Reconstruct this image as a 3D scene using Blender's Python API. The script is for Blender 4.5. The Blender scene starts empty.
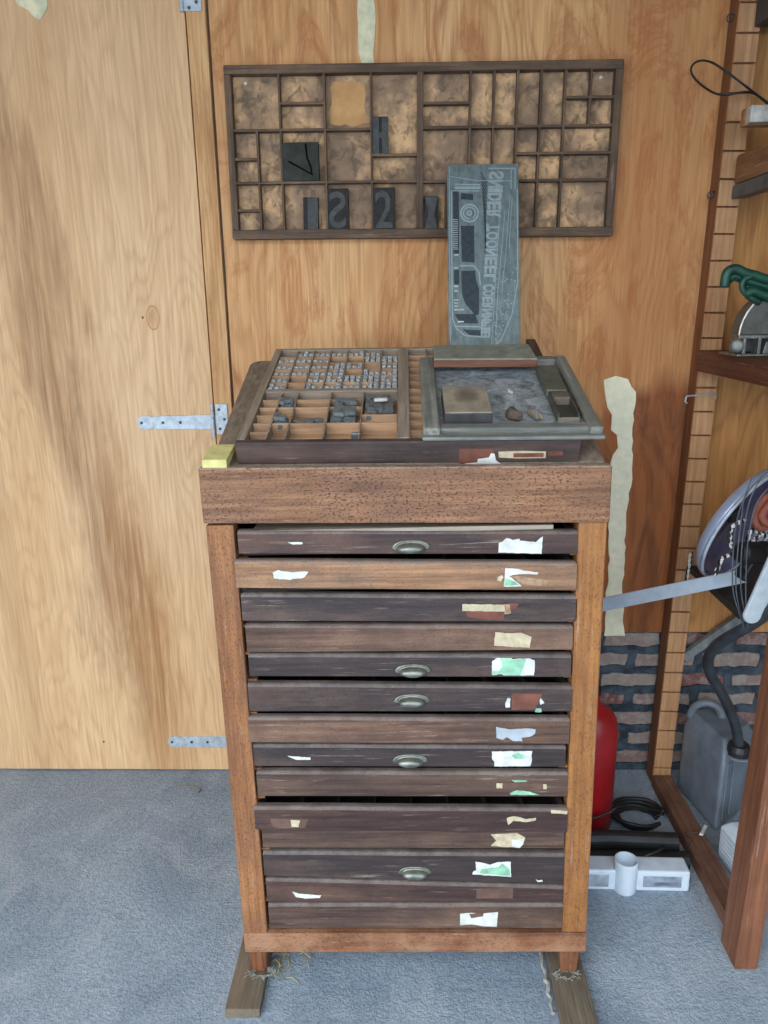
import bpy, bmesh, math, random
from mathutils import Vector, Matrix, Euler
random.seed(7)
S = bpy.context.scene
COL = S.collection

# ------------------------------------------------------------------ camera
FPX, PITCH, YAW, ROLL, HC = 760.0, math.radians(15.3), math.radians(1.7), 0.014, 1.515
CAM = Vector((0, 0, HC))
FW = Vector((-math.sin(YAW)*math.cos(PITCH), math.cos(YAW)*math.cos(PITCH), -math.sin(PITCH)))
r0 = Vector((math.cos(YAW), math.sin(YAW), 0)); u0 = r0.cross(FW)
RT = (r0*math.cos(ROLL) - u0*math.sin(ROLL)).normalized(); UP = (u0*math.cos(ROLL) + r0*math.sin(ROLL)).normalized()
cd = bpy.data.cameras.new('camera'); cam = bpy.data.objects.new('camera', cd); COL.objects.link(cam)
cd.sensor_fit = 'HORIZONTAL'; cd.sensor_width = 36.0; cd.lens = FPX/768*36; cd.clip_start = 0.02
m3 = Matrix((RT, UP, -FW)).transposed(); cam.matrix_world = Matrix.Translation(CAM) @ m3.to_4x4()
S.camera = cam

# ------------------------------------------------------------------ light
w = bpy.data.worlds.new('daylight'); S.world = w; w.use_nodes = True
wn = w.node_tree.nodes; wl = w.node_tree.links; bg = wn['Background']
tc = wn.new('ShaderNodeTexCoord'); sp = wn.new('ShaderNodeSeparateXYZ'); rp = wn.new('ShaderNodeValToRGB')
wl.new(tc.outputs['Generated'], sp.inputs[0]); wl.new(sp.outputs['Z'], rp.inputs[0]); wl.new(rp.outputs[0], bg.inputs[0])
rp.color_ramp.elements[0].position = 0.0; rp.color_ramp.elements[0].color = (0.82, 0.90, 1.0, 1)
rp.color_ramp.elements[1].position = 0.7; rp.color_ramp.elements[1].color = (0.62, 0.80, 1.0, 1)
bg.inputs[1].default_value = 1.9
sd = bpy.data.lights.new('hazy_sun', 'SUN'); sd.energy = 1.3; sd.angle = math.radians(50); sd.color = (1, 0.97, 0.92)
so = bpy.data.objects.new('hazy_sun', sd); COL.objects.link(so)
so.rotation_euler = Vector((0.45, 0.75, -0.62)).to_track_quat('-Z', 'Y').to_euler()
S.view_settings.view_transform = 'Standard'; S.view_settings.look = 'None'
S.view_settings.exposure = 0.64; S.view_settings.gamma = 1.0; S.view_settings.use_curve_mapping = False

# ------------------------------------------------------------------ helpers
def hit(px, py, P=None, n=None, X=None, Y=None, Z=None):
    """survey helper: where the sight line of a point seen in the photo meets a real plane of the room"""
    if Y is not None: P, n = Vector((0, Y, 0)), Vector((0, 1, 0))
    if Z is not None: P, n = Vector((0, 0, Z)), Vector((0, 0, 1))
    if X is not None: P, n = Vector((X, 0, 0)), Vector((1, 0, 0))
    d = FW + RT*((px-384)/FPX) - UP*((py-512)/FPX)
    return CAM + d*((P-CAM).dot(n)/d.dot(n))

def lin(c):
    return tuple(((v/255)/12.92 if v/255 <= 0.04045 else ((v/255+0.055)/1.055)**2.4) for v in c) + (1,)

class Mat:
    def __init__(s, name, rough=0.7, metal=0.0, spec=0.5):
        s.m = bpy.data.materials.new(name); s.m.use_nodes = True
        s.t = s.m.node_tree; s.b = s.t.nodes['Principled BSDF']
        s.b.inputs['Roughness'].default_value = rough; s.b.inputs['Metallic'].default_value = metal
        s.b.inputs['Specular IOR Level'].default_value = spec
        s.tc = s.n('ShaderNodeTexCoord').outputs['Object']
    def n(s, t): return s.t.nodes.new(t)
    def l(s, a, b): s.t.links.new(a, b)
    def vary(s, amount=7.0):
        o = s.n('ShaderNodeObjectInfo'); m = s.n('ShaderNodeVectorMath'); m.operation = 'MULTIPLY_ADD'
        c = s.n('ShaderNodeCombineXYZ'); s.l(o.outputs['Random'], c.inputs[0]); s.l(o.outputs['Random'], c.inputs[1]); s.l(o.outputs['Random'], c.inputs[2])
        s.l(c.outputs[0], m.inputs[0]); m.inputs[1].default_value = (amount,)*3; s.l(s.tc, m.inputs[2]); s.tc = m.outputs[0]
    def mp(s, scale, loc=(0,0,0), rot=(0,0,0), src=None):
        m = s.n('ShaderNodeMapping'); m.inputs['Scale'].default_value = scale; m.inputs['Location'].default_value = loc
        m.inputs['Rotation'].default_value = rot; s.l(src or s.tc, m.inputs[0]); return m.outputs[0]
    def noise(s, scale, sc=1.0, detail=5, rough=0.6, dist=0.0, loc=(0,0,0), rot=(0,0,0)):
        n = s.n('ShaderNodeTexNoise'); n.inputs['Scale'].default_value = sc; n.inputs['Detail'].default_value = detail
        n.inputs['Roughness'].default_value = rough; n.inputs['Distortion'].default_value = dist
        s.l(s.mp(scale, loc, rot), n.inputs['Vector']); return n.outputs[0]
    def vor(s, scale, loc=(0,0,0), out='Distance'):
        n = s.n('ShaderNodeTexVoronoi'); s.l(s.mp(scale, loc), n.inputs['Vector']); n.inputs['Scale'].default_value = 1; return n.outputs[out]
    def math(s, op, a, b=0.0, c=None):
        m = s.n('ShaderNodeMath'); m.operation = op
        for i, v in enumerate((a, b, c)):
            if v is None: continue
            if isinstance(v, (int, float)): m.inputs[i].default_value = v
            else: s.l(v, m.inputs[i])
        return m.outputs[0]
    def ramp(s, fac, stops, interp='LINEAR'):
        r = s.n('ShaderNodeValToRGB'); s.l(fac, r.inputs[0]); e = r.color_ramp.elements; r.color_ramp.interpolation = interp
        while len(e) < len(stops): e.new(0.5)
        for el, (p, c) in zip(e, stops):
            el.position = p; el.color = (c, c, c, 1) if isinstance(c, (int, float)) else (lin(c) if max(c) > 1 else tuple(c)+(1,))
        return r.outputs[0]
    def mix(s, fac, a, b, mode='MIX'):
        m = s.n('ShaderNodeMix'); m.data_type = 'RGBA'; m.blend_type = mode; m.clamp_factor = True
        if isinstance(fac, (int, float)): m.inputs[0].default_value = fac
        else: s.l(fac, m.inputs[0])
        for i, v in ((6, a), (7, b)):
            if isinstance(v, (tuple, list)): m.inputs[i].default_value = lin(v) if max(v) > 1 else tuple(v)[:3]+(1,)
            else: s.l(v, m.inputs[i])
        return m.outputs[2]
    def col(s, c):
        if isinstance(c, (tuple, list)): s.b.inputs['Base Color'].default_value = lin(c)
        else: s.l(c, s.b.inputs['Base Color'])
        return s
    def bump(s, h, strength=0.3, dist=0.002):
        b = s.n('ShaderNodeBump'); b.inputs['Strength'].default_value = strength; b.inputs['Distance'].default_value = dist
        s.l(h, b.inputs['Height']); s.l(b.outputs[0], s.b.inputs['Normal']); return s
    def rough(s, r): s.l(r, s.b.inputs['Roughness']); return s
    def blob(s, cx, cy, rx, ry, axes='XZ', wob=0.0, slant=0.0):
        """soft mask of a stain with its own place on the object"""
        q = s.n('ShaderNodeSeparateXYZ'); s.l(s.tc, q.inputs[0])
        a = s.math('SUBTRACT', q.outputs[axes[0]], cx); b = s.math('SUBTRACT', q.outputs[axes[1]], cy)
        if slant: a = s.math('ADD', a, s.math('MULTIPLY', b, slant))
        if wob:
            nn = s.math('SUBTRACT', s.noise((5, 5, 2.2), detail=4), 0.5); a = s.math('ADD', a, s.math('MULTIPLY', nn, wob))
        a = s.math('POWER', s.math('ABSOLUTE', s.math('DIVIDE', a, rx)), 2.0); b = s.math('POWER', s.math('ABSOLUTE', s.math('DIVIDE', b, ry)), 2.0)
        return s.math('SUBTRACT', 1.0, s.math('MINIMUM', s.math('ADD', a, b), 1.0))

def wood(name, light, dark, axis='X', fine=90, rings=9, ringamt=0.35, rough=0.65, pits=0.0, dirt=None, dirtamt=0.0, bump=0.25, spec=0.4, vary=True, wear=0.5, dust_sheen=None):
    m = Mat(name, rough, spec=spec)
    if vary: m.vary()
    al = {'X': 0, 'Y': 1, 'Z': 2}[axis]
    def sc(a, l): v = [a]*3; v[al] = l; return tuple(v)
    g = m.noise(sc(fine, fine*0.04), detail=6, rough=0.65)
    big = m.noise(sc(2.2, 0.5), detail=2, rough=0.5)
    ring = m.math('MULTIPLY', m.math('ADD', m.math('SINE', m.math('MULTIPLY', m.math('ADD', big, m.math('MULTIPLY', g, 0.04)), rings*6.283)), 1.0), 0.5)
    ring = m.math('POWER', ring, 3.0)
    tone = m.ramp(m.noise(sc(6, 1.2), detail=3), [(0.3, 0.0), (0.7, 1.0)])
    c = m.mix(m.math('MULTIPLY', tone, 0.5), light, m.mix(0.5, light, dark))
    c = m.mix(m.ramp(g, [(0.38, 0.8), (0.62, 0.0)]), c, dark)
    c = m.mix(m.math('MULTIPLY', ring, ringamt), c, dark)
    h = g
    mot = m.ramp(m.noise(sc(14, 3.2), detail=6, rough=0.72, loc=(6, 2, 9)), [(0.32, 0.55), (0.5, 1.0), (0.68, 1.0)])
    lightp = m.ramp(m.noise(sc(9, 2.0), detail=5, rough=0.65, loc=(3, 7, 1)), [(0.5, 0.0), (0.68, 1.0)]); c = m.mix(m.math('MULTIPLY', lightp, wear*0.6), c, m.mix(0.35, light, (190, 150, 120)))
    c = m.mix(wear, c, mot, 'MULTIPLY')
    scr = m.ramp(m.noise(sc(210, 9), detail=3, rough=0.6, loc=(2, 8, 4)), [(0.60, 0.0), (0.68, 1.0)])
    c = m.mix(m.math('MULTIPLY', m.math('MULTIPLY', scr, m.ramp(m.noise((10, 10, 10), detail=3, loc=(1, 1, 6)), [(0.45, 0.0), (0.6, 1.0)])), wear*0.7), c, m.mix(0.55, light, (214, 202, 188)))
    if dust_sheen:  # tints up-facing faces: dusty film plus painted edge highlight and sheen
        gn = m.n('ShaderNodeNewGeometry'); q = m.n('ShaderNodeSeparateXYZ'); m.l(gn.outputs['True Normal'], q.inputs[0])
        c = m.mix(m.math('MULTIPLY', m.ramp(q.outputs[2], [(0.15, 0.0), (0.5, 1.0)]), m.ramp(m.noise((30, 30, 30), detail=4), [(0.3, 0.35), (0.6, 0.9)])), c, dust_sheen)
    if dirt:
        c = m.mix(m.math('MULTIPLY', m.ramp(m.noise((9, 9, 9), detail=6, rough=0.7, loc=(3, 1, 2)), [(0.42, 0.0), (0.66, 1.0)]), dirtamt), c, dirt)
    if pits:
        p = m.ramp(m.noise(sc(300, 170), detail=4, rough=0.6, loc=(1, 5, 2)), [(0.56, 0.0), (0.60, 1.0)])
        area = m.ramp(m.noise((7, 7, 7), detail=3, loc=(8, 1, 0)), [(0.3, 0.2), (0.5, 1.0)])
        pf = m.math('MULTIPLY', m.math('MULTIPLY', p, area), pits)
        c = m.mix(pf, c, (38, 26, 22)); h = m.math('SUBTRACT', g, pf)
    m.col(c).bump(h, bump, 0.0015)
    return m

def plain(name, c, rough=0.6, metal=0.0, var=0.12, scale=30, bump=0.08, spec=0.5, c2=None, vary=True):
    m = Mat(name, rough, metal, spec)
    if vary: m.vary()
    n = m.noise((scale,)*3, detail=5)
    d = c2 or tuple(max(0, v*(1-var*2.2)) for v in c)
    m.col(m.mix(m.ramp(n, [(0.35, 0.0), (0.68, 1.0)]), c, tuple(max(1.01, v) if i == 0 else v for i, v in enumerate(d))))
    m.bump(n, bump, 0.002); return m

def add_box(bm, x0, x1, y0, y1, z0, z1, mat=None):
    vs = [bm.verts.new(p) for p in ((x0,y0,z0),(x1,y0,z0),(x1,y1,z0),(x0,y1,z0),(x0,y0,z1),(x1,y0,z1),(x1,y1,z1),(x0,y1,z1))]
    if mat is not None:
        for v in vs: v.co = mat @ v.co
    for f in ((3,2,1,0),(4,5,6,7),(0,1,5,4),(1,2,6,5),(2,3,7,6),(3,0,4,7)): bm.faces.new([vs[i] for i in f])
    return vs
def add_hex(bm, b, t):
    vs = [bm.verts.new(p) for p in list(b)+list(t)]
    for f in ((3,2,1,0),(4,5,6,7),(0,1,5,4),(1,2,6,5),(2,3,7,6),(3,0,4,7)): bm.faces.new([vs[i] for i in f])
def add_prism(bm, pts, ext, mat=None):
    """closed outline (3-D points) pushed along the vector ext"""
    a = [bm.verts.new(mat @ Vector(p) if mat is not None else p) for p in pts]
    e = Vector(ext)
    b = [bm.verts.new((mat @ (Vector(p)+e)) if mat is not None else Vector(p)+e) for p in pts]
    n = len(pts)
    bm.faces.new(a[::-1]); bm.faces.new(b)
    for i in range(n): bm.faces.new((a[i], a[(i+1) % n], b[(i+1) % n], b[i]))
def add_tube(bm, pts, r, seg=10, caps=True, mat=None):
    pts = [Vector(p) for p in pts]; rings = []; up = None
    for i, p in enumerate(pts):
        t = (pts[min(i+1, len(pts)-1)] - pts[max(i-1, 0)]).normalized()
        if up is None: up = t.orthogonal().normalized()
        up = (up - t*up.dot(t)).normalized(); s = t.cross(up)
        rr = r[i] if isinstance(r, (list, tuple)) else r
        ring = []
        for k in range(seg):
            a = 2*math.pi*k/seg; q = p + up*math.cos(a)*rr + s*math.sin(a)*rr
            ring.append(bm.verts.new(mat @ q if mat is not None else q))
        rings.append(ring)
    for A, B in zip(rings, rings[1:]):
        for k in range(seg): bm.faces.new((A[k], A[(k+1) % seg], B[(k+1) % seg], B[k]))
    if caps: bm.faces.new(rings[0][::-1]); bm.faces.new(rings[-1])
def add_lathe(bm, prof, seg=32, mat=None, close=False):
    """profile of (radius, height) about local Z"""
    rings = []
    for r, z in prof:
        ring = []
        for k in range(seg):
            a = 2*math.pi*k/seg; q = Vector((r*math.cos(a), r*math.sin(a), z)); ring.append(bm.verts.new(mat @ q if mat is not None else q))
        rings.append(ring)
    for A, B in zip(rings, rings[1:]):
        for k in range(seg): bm.faces.new((A[k], A[(k+1) % seg], B[(k+1) % seg], B[k]))
    if not close: bm.faces.new(rings[0][::-1]); bm.faces.new(rings[-1])
    else:
        for k in range(seg): bm.faces.new((rings[-1][k], rings[-1][(k+1) % seg], rings[0][(k+1) % seg], rings[0][k]))
def smooth_path(pts, n=8):
    pts = [Vector(p) for p in pts]; P = [pts[0]] + pts + [pts[-1]]; out = []
    for i in range(1, len(P)-2):
        for k in range(n):
            t = k/n; a, b, c, d = P[i-1], P[i], P[i+1], P[i+2]
            out.append(0.5*((2*b) + (c-a)*t + (2*a-5*b+4*c-d)*t*t + (3*b-a-3*c+d)*t**3))
    out.append(pts[-1]); return out

def obj(name, bm, mat, parent=None, bevel=0.0, smooth=False, seg=2, label=None):
    bmesh.ops.recalc_face_normals(bm, faces=bm.faces)
    me = bpy.data.meshes.new(name); bm.to_mesh(me); bm.free()
    o = bpy.data.objects.new(name, me); COL.objects.link(o)
    me.materials.append(mat.m if isinstance(mat, Mat) else mat)
    if parent: o.parent = parent
    if bevel:
        b = o.modifiers.new('edge', 'BEVEL'); b.width = bevel; b.segments = seg; b.limit_method = 'ANGLE'; b.angle_limit = math.radians(40)
    if smooth:
        for p in me.polygons: p.use_smooth = True
    if label: o['label'] = label
    return o
def tag(o, label, cat, group=None, kind=None):
    o['label'] = label; o['category'] = cat
    if group: o['group'] = group
    if kind: o['kind'] = kind
    return o
def thing(name, label, cat, loc=(0,0,0), rot=(0,0,0), group=None):
    o = bpy.data.objects.new(name, None); COL.objects.link(o); o.location = loc; o.rotation_euler = rot; o.empty_display_size = 0.05
    return tag(o, label, cat, group)
def struct(name, bm, mat, bevel=0.0, parent=None):
    o = obj(name, bm, mat, parent, bevel)
    o['kind'] = 'structure'; return o
def B(): return bmesh.new()
def boxes(name, L, mat, parent=None, bevel=0.0, **k):
    bm = B()
    for b in L: add_box(bm, *b)
    return obj(name, bm, mat, parent, bevel, **k)

W = 2.235                                   # the back wall

# ------------------------------------------------------------------ materials of the room
def plywood(name, light, mid, dark, seedloc=(0, 0, 0), amp=0.24, freq=38):
    m = Mat(name, 0.6, spec=0.3)
    warp = m.noise((2.6, 1, 0.55), detail=3, rough=0.55, loc=seedloc)
    g = m.noise((140, 1, 5), detail=5, rough=0.6)
    ph = m.math('MULTIPLY', m.math('ADD', warp, m.math('MULTIPLY', g, 0.03)), freq*6.283)
    ring = m.math('POWER', m.math('MULTIPLY', m.math('ADD', m.math('SINE', ph), 1.0), 0.5), 2.5)
    area = m.ramp(m.noise((2.5, 1, 1.1), detail=3, loc=(5, 0, 2)), [(0.35, 0.25), (0.65, 1.0)])
    tone = m.ramp(m.noise((3.2, 1, 0.7), detail=4, rough=0.6, loc=(2, 0, 7)), [(0.3, 0.0), (0.7, 1.0)])
    c = m.mix(tone, light, mid)
    c = m.mix(m.math('MULTIPLY', m.math('MULTIPLY', ring, area), amp), c, dark)
    c = m.mix(m.math('MULTIPLY', m.ramp(g, [(0.4, 1.0), (0.6, 0.0)]), 0.28), c, dark)
    c = m.mix(m.math('MULTIPLY', m.ramp(m.noise((9, 1, 0.45), detail=5, rough=0.6, dist=0.3, loc=(7, 0, 5)), [(0.48, 0.0), (0.7, 1.0)]), 0.4), c, m.mix(0.6, mid, dark))
    return m, c, g

# door
dm, c, g = plywood('door_plywood', (233, 198, 154), (220, 178, 130), (160, 112, 70))
st = dm.blob(-0.99, 1.15, 0.12, 1.5, wob=0.35, slant=0.12); st2 = dm.blob(-0.83, 0.50, 0.12, 0.8, wob=0.22, slant=0.10)
st3 = dm.blob(-1.28, 0.9, 0.07, 1.4, wob=0.15, slant=0.05)
fib = dm.ramp(dm.noise((42, 1, 2.2), detail=6, rough=0.7, dist=0.6, loc=(3, 0, 3)), [(0.36, 0.15), (0.62, 1.0)])
st = dm.math('MULTIPLY', st, fib); st2 = dm.math('MULTIPLY', st2, fib)
c = dm.mix(dm.math('MULTIPLY', st, 0.85), c, (140, 102, 68)); c = dm.mix(dm.math('MULTIPLY', st2, 0.8), c, (158, 108, 62)); c = dm.mix(dm.math('MULTIPLY', st3, 0.22), c, (150, 110, 76))
kn = dm.ramp(dm.blob(-0.721, 1.486, 0.020, 0.036), [(0.0, 0.0), (0.15, 0.8), (0.4, 0.15), (1.0, 0.4)]); c = dm.mix(kn, c, (170, 112, 60))
kn = dm.ramp(dm.vor((3.1, 1, 2.3)), [(0.008, 1.0), (0.011, 0.0)]); c = dm.mix(kn, c, (90, 55, 35))
dm.col(c).bump(g, 0.15, 0.001)
# wall sheets
pm, c, g = plywood('wall_plywood', (230, 184, 130), (210, 152, 94), (138, 80, 40), (4, 0, 3), 0.45, 26)
st = pm.blob(0.66, 1.75, 0.20, 0.9, wob=0.25); c = pm.mix(pm.math('MULTIPLY', st, 0.55), c, (168, 104, 56))
st = pm.blob(0.78, 0.72, 0.26, 0.62, wob=0.45); c = pm.mix(pm.math('MULTIPLY', pm.ramp(st, [(0.0, 0.0), (0.25, 1.0)]), 0.8), c, pm.mix(pm.ramp(pm.noise((16, 1, 3), detail=5, dist=1.5), [(0.4, 0.0), (0.6, 1.0)]), (92, 40, 20), (150, 82, 42)))
st = pm.ramp(pm.noise((6, 1, 1.5), detail=6, rough=0.7, dist=1.6, loc=(1, 0, 4)), [(0.50, 0.0), (0.57, 1.0), (0.60, 0.3), (0.72, 0.6)]); c = pm.mix(pm.math('MULTIPLY', st, 0.5), c, (166, 92, 44))
pm.col(c).bump(g, 0.18, 0.001)
qm, c, g = plywood('wall_plywood_behind_shelf', (228, 176, 116), (210, 150, 88), (138, 82, 40), (9, 0, 1), 0.6, 22); qm.col(c).bump(g, 0.15, 0.001)

fm = Mat('trowelled_concrete', 0.62, spec=0.45)
n1 = fm.noise((2.2, 2.2, 1), detail=6, rough=0.65, dist=0.8); n2 = fm.noise((75, 75, 75), detail=6, rough=0.75); n3 = fm.noise((170, 170, 170), detail=3)
c = fm.mix(fm.ramp(n1, [(0.3, 0.0), (0.7, 1.0)]), (132, 150, 168), (180, 196, 210))
c = fm.mix(fm.math('MULTIPLY', fm.ramp(n2, [(0.38, 1.0), (0.58, 0.0)]), 0.45), c, (98, 108, 122))
c = fm.mix(fm.ramp(fm.noise((9, 9, 9), detail=5, rough=0.75, loc=(3, 3, 3)), [(0.67, 0.0), (0.70, 0.8)]), c, (66, 68, 74))
c = fm.mix(fm.math('MULTIPLY', fm.ramp(fm.noise((5, 3, 1), detail=6, rough=0.7, dist=1.5, loc=(2, 7, 1)), [(0.5, 0.0), (0.62, 1.0)]), 0.35), c, (196, 204, 212))
fm.col(c).bump(fm.math('ADD', fm.math('MULTIPLY', n2, 1.0), fm.math('MULTIPLY', n3, 0.6)), 1.0, 0.007)

bk = Mat('old_brick', 0.9, spec=0.2)
warpv = bk.n('ShaderNodeVectorMath'); warpv.operation = 'ADD'
nz = bk.n('ShaderNodeTexNoise'); nz.inputs['Scale'].default_value = 14; nz.inputs['Detail'].default_value = 3; bk.l(bk.tc, nz.inputs['Vector'])
sc_ = bk.n('ShaderNodeVectorMath'); sc_.operation = 'SCALE'; sc_.inputs['Scale'].default_value = 0.032; bk.l(nz.outputs['Color'], sc_.inputs[0])
bk.l(bk.mp((1, 1, 1), rot=(math.radians(90), 0, 0)), warpv.inputs[0]); bk.l(sc_.outputs[0], warpv.inputs[1])
bt = bk.n('ShaderNodeTexBrick'); bk.l(warpv.outputs[0], bt.inputs['Vector'])
bt.inputs['Scale'].default_value = 1.0; bt.inputs['Brick Width'].default_value = 0.21; bt.inputs['Row Height'].default_value = 0.0705
bt.inputs['Mortar Size'].default_value = 0.016; bt.inputs['Mortar Smooth'].default_value = 0.25; bt.inputs['Bias'].default_value = -0.1
bt.inputs['Color1'].default_value = lin((126, 84, 80)); bt.inputs['Color2'].default_value = lin((158, 150, 140)); bt.inputs['Mortar'].default_value = lin((62, 74, 84))
cc = bk.mix(bk.math('MULTIPLY', bk.ramp(bk.noise((34, 34, 34), detail=5, rough=0.7), [(0.45, 0.0), (0.6, 1.0)]), 0.5), bt.outputs['Color'], (176, 172, 166))
cc = bk.mix(bt.outputs['Fac'], cc, bk.mix(bk.ramp(bk.noise((20, 20, 20), detail=4), [(0.4, 0.0), (0.6, 1.0)]), (48, 58, 68), (80, 92, 102)))
bk.col(cc).bump(bk.math('ADD', bk.math('MULTIPLY', bt.outputs['Fac'], -1.0), bk.math('MULTIPLY', bk.noise((60, 60, 60)), 0.5)), 0.8, 0.008)
rw = plain('rendered_wall', (156, 138, 116), 0.85); cl = wood('ceiling_boards', (150, 120, 88), (96, 66, 40), 'Y')

# ------------------------------------------------------------------ the room
bm = B(); add_box(bm, -3.2, 1.75, -8, W+0.12, -0.1, 0); struct('floor', bm, fm)
bm = B(); add_box(bm, -0.61, 1.75, W+0.012, W+0.12, 0, 0.62); struct('trim_1', bm, bk)        # brick plinth under the plywood
bm = B(); add_box(bm, -0.505, 0.853, W, W+0.012, 0.505, 2.75); struct('wall_back', bm, pm)
bm = B(); add_box(bm, 0.853, 1.75, W, W+0.012, 0.505, 2.75); struct('wall_back_right', bm, qm)
bm = B(); add_box(bm, -3.2, 1.75, W+0.04, W+0.12, 0.62, 2.75); add_box(bm, -3.2, -0.61, W+0.06, W+0.12, 0, 0.62); struct('wall_behind', bm, rw)
bm = B(); add_box(bm, 1.6, 1.75, -0.5, W, 0, 2.75); struct('wall_right', bm, rw)
bm = B(); add_box(bm, -3.2, -3.1, -0.2, W, 0, 2.75); struct('wall_left', bm, rw)
bm = B(); add_box(bm, -3.2, 1.75, -0.2, W+0.12, 2.75, 2.85); struct('ceiling', bm, cl)
d = thing('door_1', 'plywood door', 'door'); del d['category'], d['label']; d['kind'] = 'structure'
# the door leaf: right edge follows the batten (measured -0.565 .. -0.558)
bm = B(); add_box(bm, -3.0, -0.566, W-0.004, W+0.03, 0.006, 2.6); obj('door_panel', bm, dm, d, 0.0015)
bat = wood('batten_pine', (226, 182, 128), (176, 122, 70), 'Z', fine=120, rings=5, ringamt=0.3)
bm = B(); add_box(bm, -0.561, -0.509, W-0.012, W+0.02, 0.006, 2.7); struct('trim_2', bm, bat, 0.002)
bm = B(); add_box(bm, -0.509, -0.504, W-0.001, W+0.012, 0.505, 2.7); struct('trim_3', bm, plain('shadow_gap', (92, 62, 40)))

# filler patches on the wall
putty = plain('dried_putty', (236, 226, 188), 0.75, var=0.05, scale=40, bump=0.3, c2=(198, 200, 168))
puttyg = plain('greenish_putty', (250, 244, 214), 0.75, scale=40, bump=0.3, c2=(232, 230, 200))
def patch(pts, mat, Y, th=0.003, name='putty_patch'):
    bm = B(); P = [hit(x, y, Y=Y) for x, y in pts]
    # rough the outline a little
    Q = []
    for i, p in enumerate(P):
        q = P[(i+1) % len(P)]; Q.append(p)
        k = max(1, int((q-p).length/0.02))
        for j in range(1, k): Q.append(p.lerp(q, j/k) + Vector((random.uniform(-.004, .004), 0, random.uniform(-.004, .004))))
    add_prism(bm, Q, (0, th, 0)); return obj(name, bm, mat)
tag(patch([(604,380),(616,376),(628,379),(636,392),(634,420),(632,470),(629,500),(626,520),(625,560),(622,590),(624,628),(625,636),(604,636),(606,600),(610,560),(609,520),(610,470),(613,455),(618,448),(617,435),(611,430),(612,415),(606,400)], puttyg, W-0.003), 'tall pale greenish putty smear on plywood right of the cabinet', 'putty')
tag(patch([(360,-30),(366,-45),(372,-30),(375,30),(374,63),(366,66),(361,62),(358,30)], putty, W-0.003), 'narrow cream putty streak on plywood above the hanging case', 'putty')
tag(patch([(6,-16),(22,-24),(44,-18),(47,8),(40,20),(34,17),(28,10),(18,5)], putty, W-0.007), 'cream putty smear at the top left of the plywood door', 'putty')

# ------------------------------------------------------------------ metals etc.
zinc = plain('galvanised_steel', (196, 208, 216), 0.42, 0.25, var=0.08, scale=60)
dkmetal = plain('dull_iron', (86, 88, 88), 0.5, 0.6)
# hinges
def hinge(label, plate=None, strap=None, knuckle=None):
    t = thing('strap_hinge', label, 'hinge', (0, 0, 0))
    if plate:
        a = hit(plate[0], plate[1], Y=W-0.014); b_ = hit(plate[2], plate[3], Y=W-0.014)
        bm = B(); add_box(bm, a.x, b_.x, W-0.0165, W-0.0122, min(a.z, b_.z), max(a.z, b_.z)); obj('fixed_plate', bm, zinc, t, 0.001)
        for k, (fx, fz) in enumerate(((.3, .18), (.72, .5), (.3, .82))):
            bm = B(); c0 = Vector((a.x+(b_.x-a.x)*fx, W-0.0165, a.z+(b_.z-a.z)*fz)); add_lathe(bm, [(.0042, 0), (.0042, .0012), (.002, .0018)], 12, Matrix.Translation(c0) @ Matrix.Rotation(math.radians(90), 4, 'X')); obj('screw', bm, dkmetal, t)
    if strap:
        x0, y0, x1, y1 = strap; a = hit(x0, (y0+y1)/2, Y=W-0.007); b_ = hit(x1, (y0+y1)/2, Y=W-0.007)
        hh = (hit(x1, y0, Y=W-0.007).z - hit(x1, y1, Y=W-0.007).z)/2; z = (a.z+b_.z)/2; L = b_.x-a.x
        pts = [(b_.x, z+hh), (b_.x, z-hh)]
        hw = hh*0.86
        pts += [(a.x+0.052, z-hw), (a.x+0.047, z-hw*0.72), (a.x+0.042, z-hw*0.95), (a.x+0.03, z-hw*1.12)]
        for k in range(9): an = -math.pi/2 - math.pi*k/8; pts.append((a.x+0.014+0.014*math.cos(an), z+hw*0.98*math.sin(an)))
        pts += [(a.x+0.03, z+hw*1.12), (a.x+0.042, z+hw*0.95), (a.x+0.047, z+hw*0.72), (a.x+0.052, z+hw)]
        bm = B(); add_prism(bm, [(x, W-0.0078, zz) for x, zz in pts], (0, 0.0034, 0)); s = obj('strap', bm, zinc, t, 0.0008)
        for fx in (0.014/L, 0.55, 0.33):
            bm = B(); add_lathe(bm, [(.0045, 0), (.0045, .001), (.002, .0016)], 12, Matrix.Translation((a.x+L*fx, W-0.0078, z)) @ Matrix.Rotation(math.radians(90), 4, 'X')); obj('screw', bm, dkmetal, t)
    if knuckle:
        x, y0, y1 = knuckle; a = hit(x, y0, Y=W-0.012); b_ = hit(x, y1, Y=W-0.012)
        bm = B(); n = 5
        for k in range(n):
            z0 = b_.z+(a.z-b_.z)*k/n; z1 = b_.z+(a.z-b_.z)*(k+0.93)/n
            add_tube(bm, [(a.x, W-0.0155, z0), (a.x, W-0.0155, z1)], 0.0052, 12)
        obj('knuckle', bm, zinc, t, smooth=False)
    return t
hinge('middle galvanised strap hinge of the door, left of the type cases', (215,404,229,434), (137,415,216,430), (212,403,437))
hinge('lowest galvanised strap hinge of the door, left of the cabinet foot', None, (168,736,240,748), None)
hinge('galvanised hinge plate at the very top of the door batten', (183,-6,202,11), None, (181,-8,12))

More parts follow.
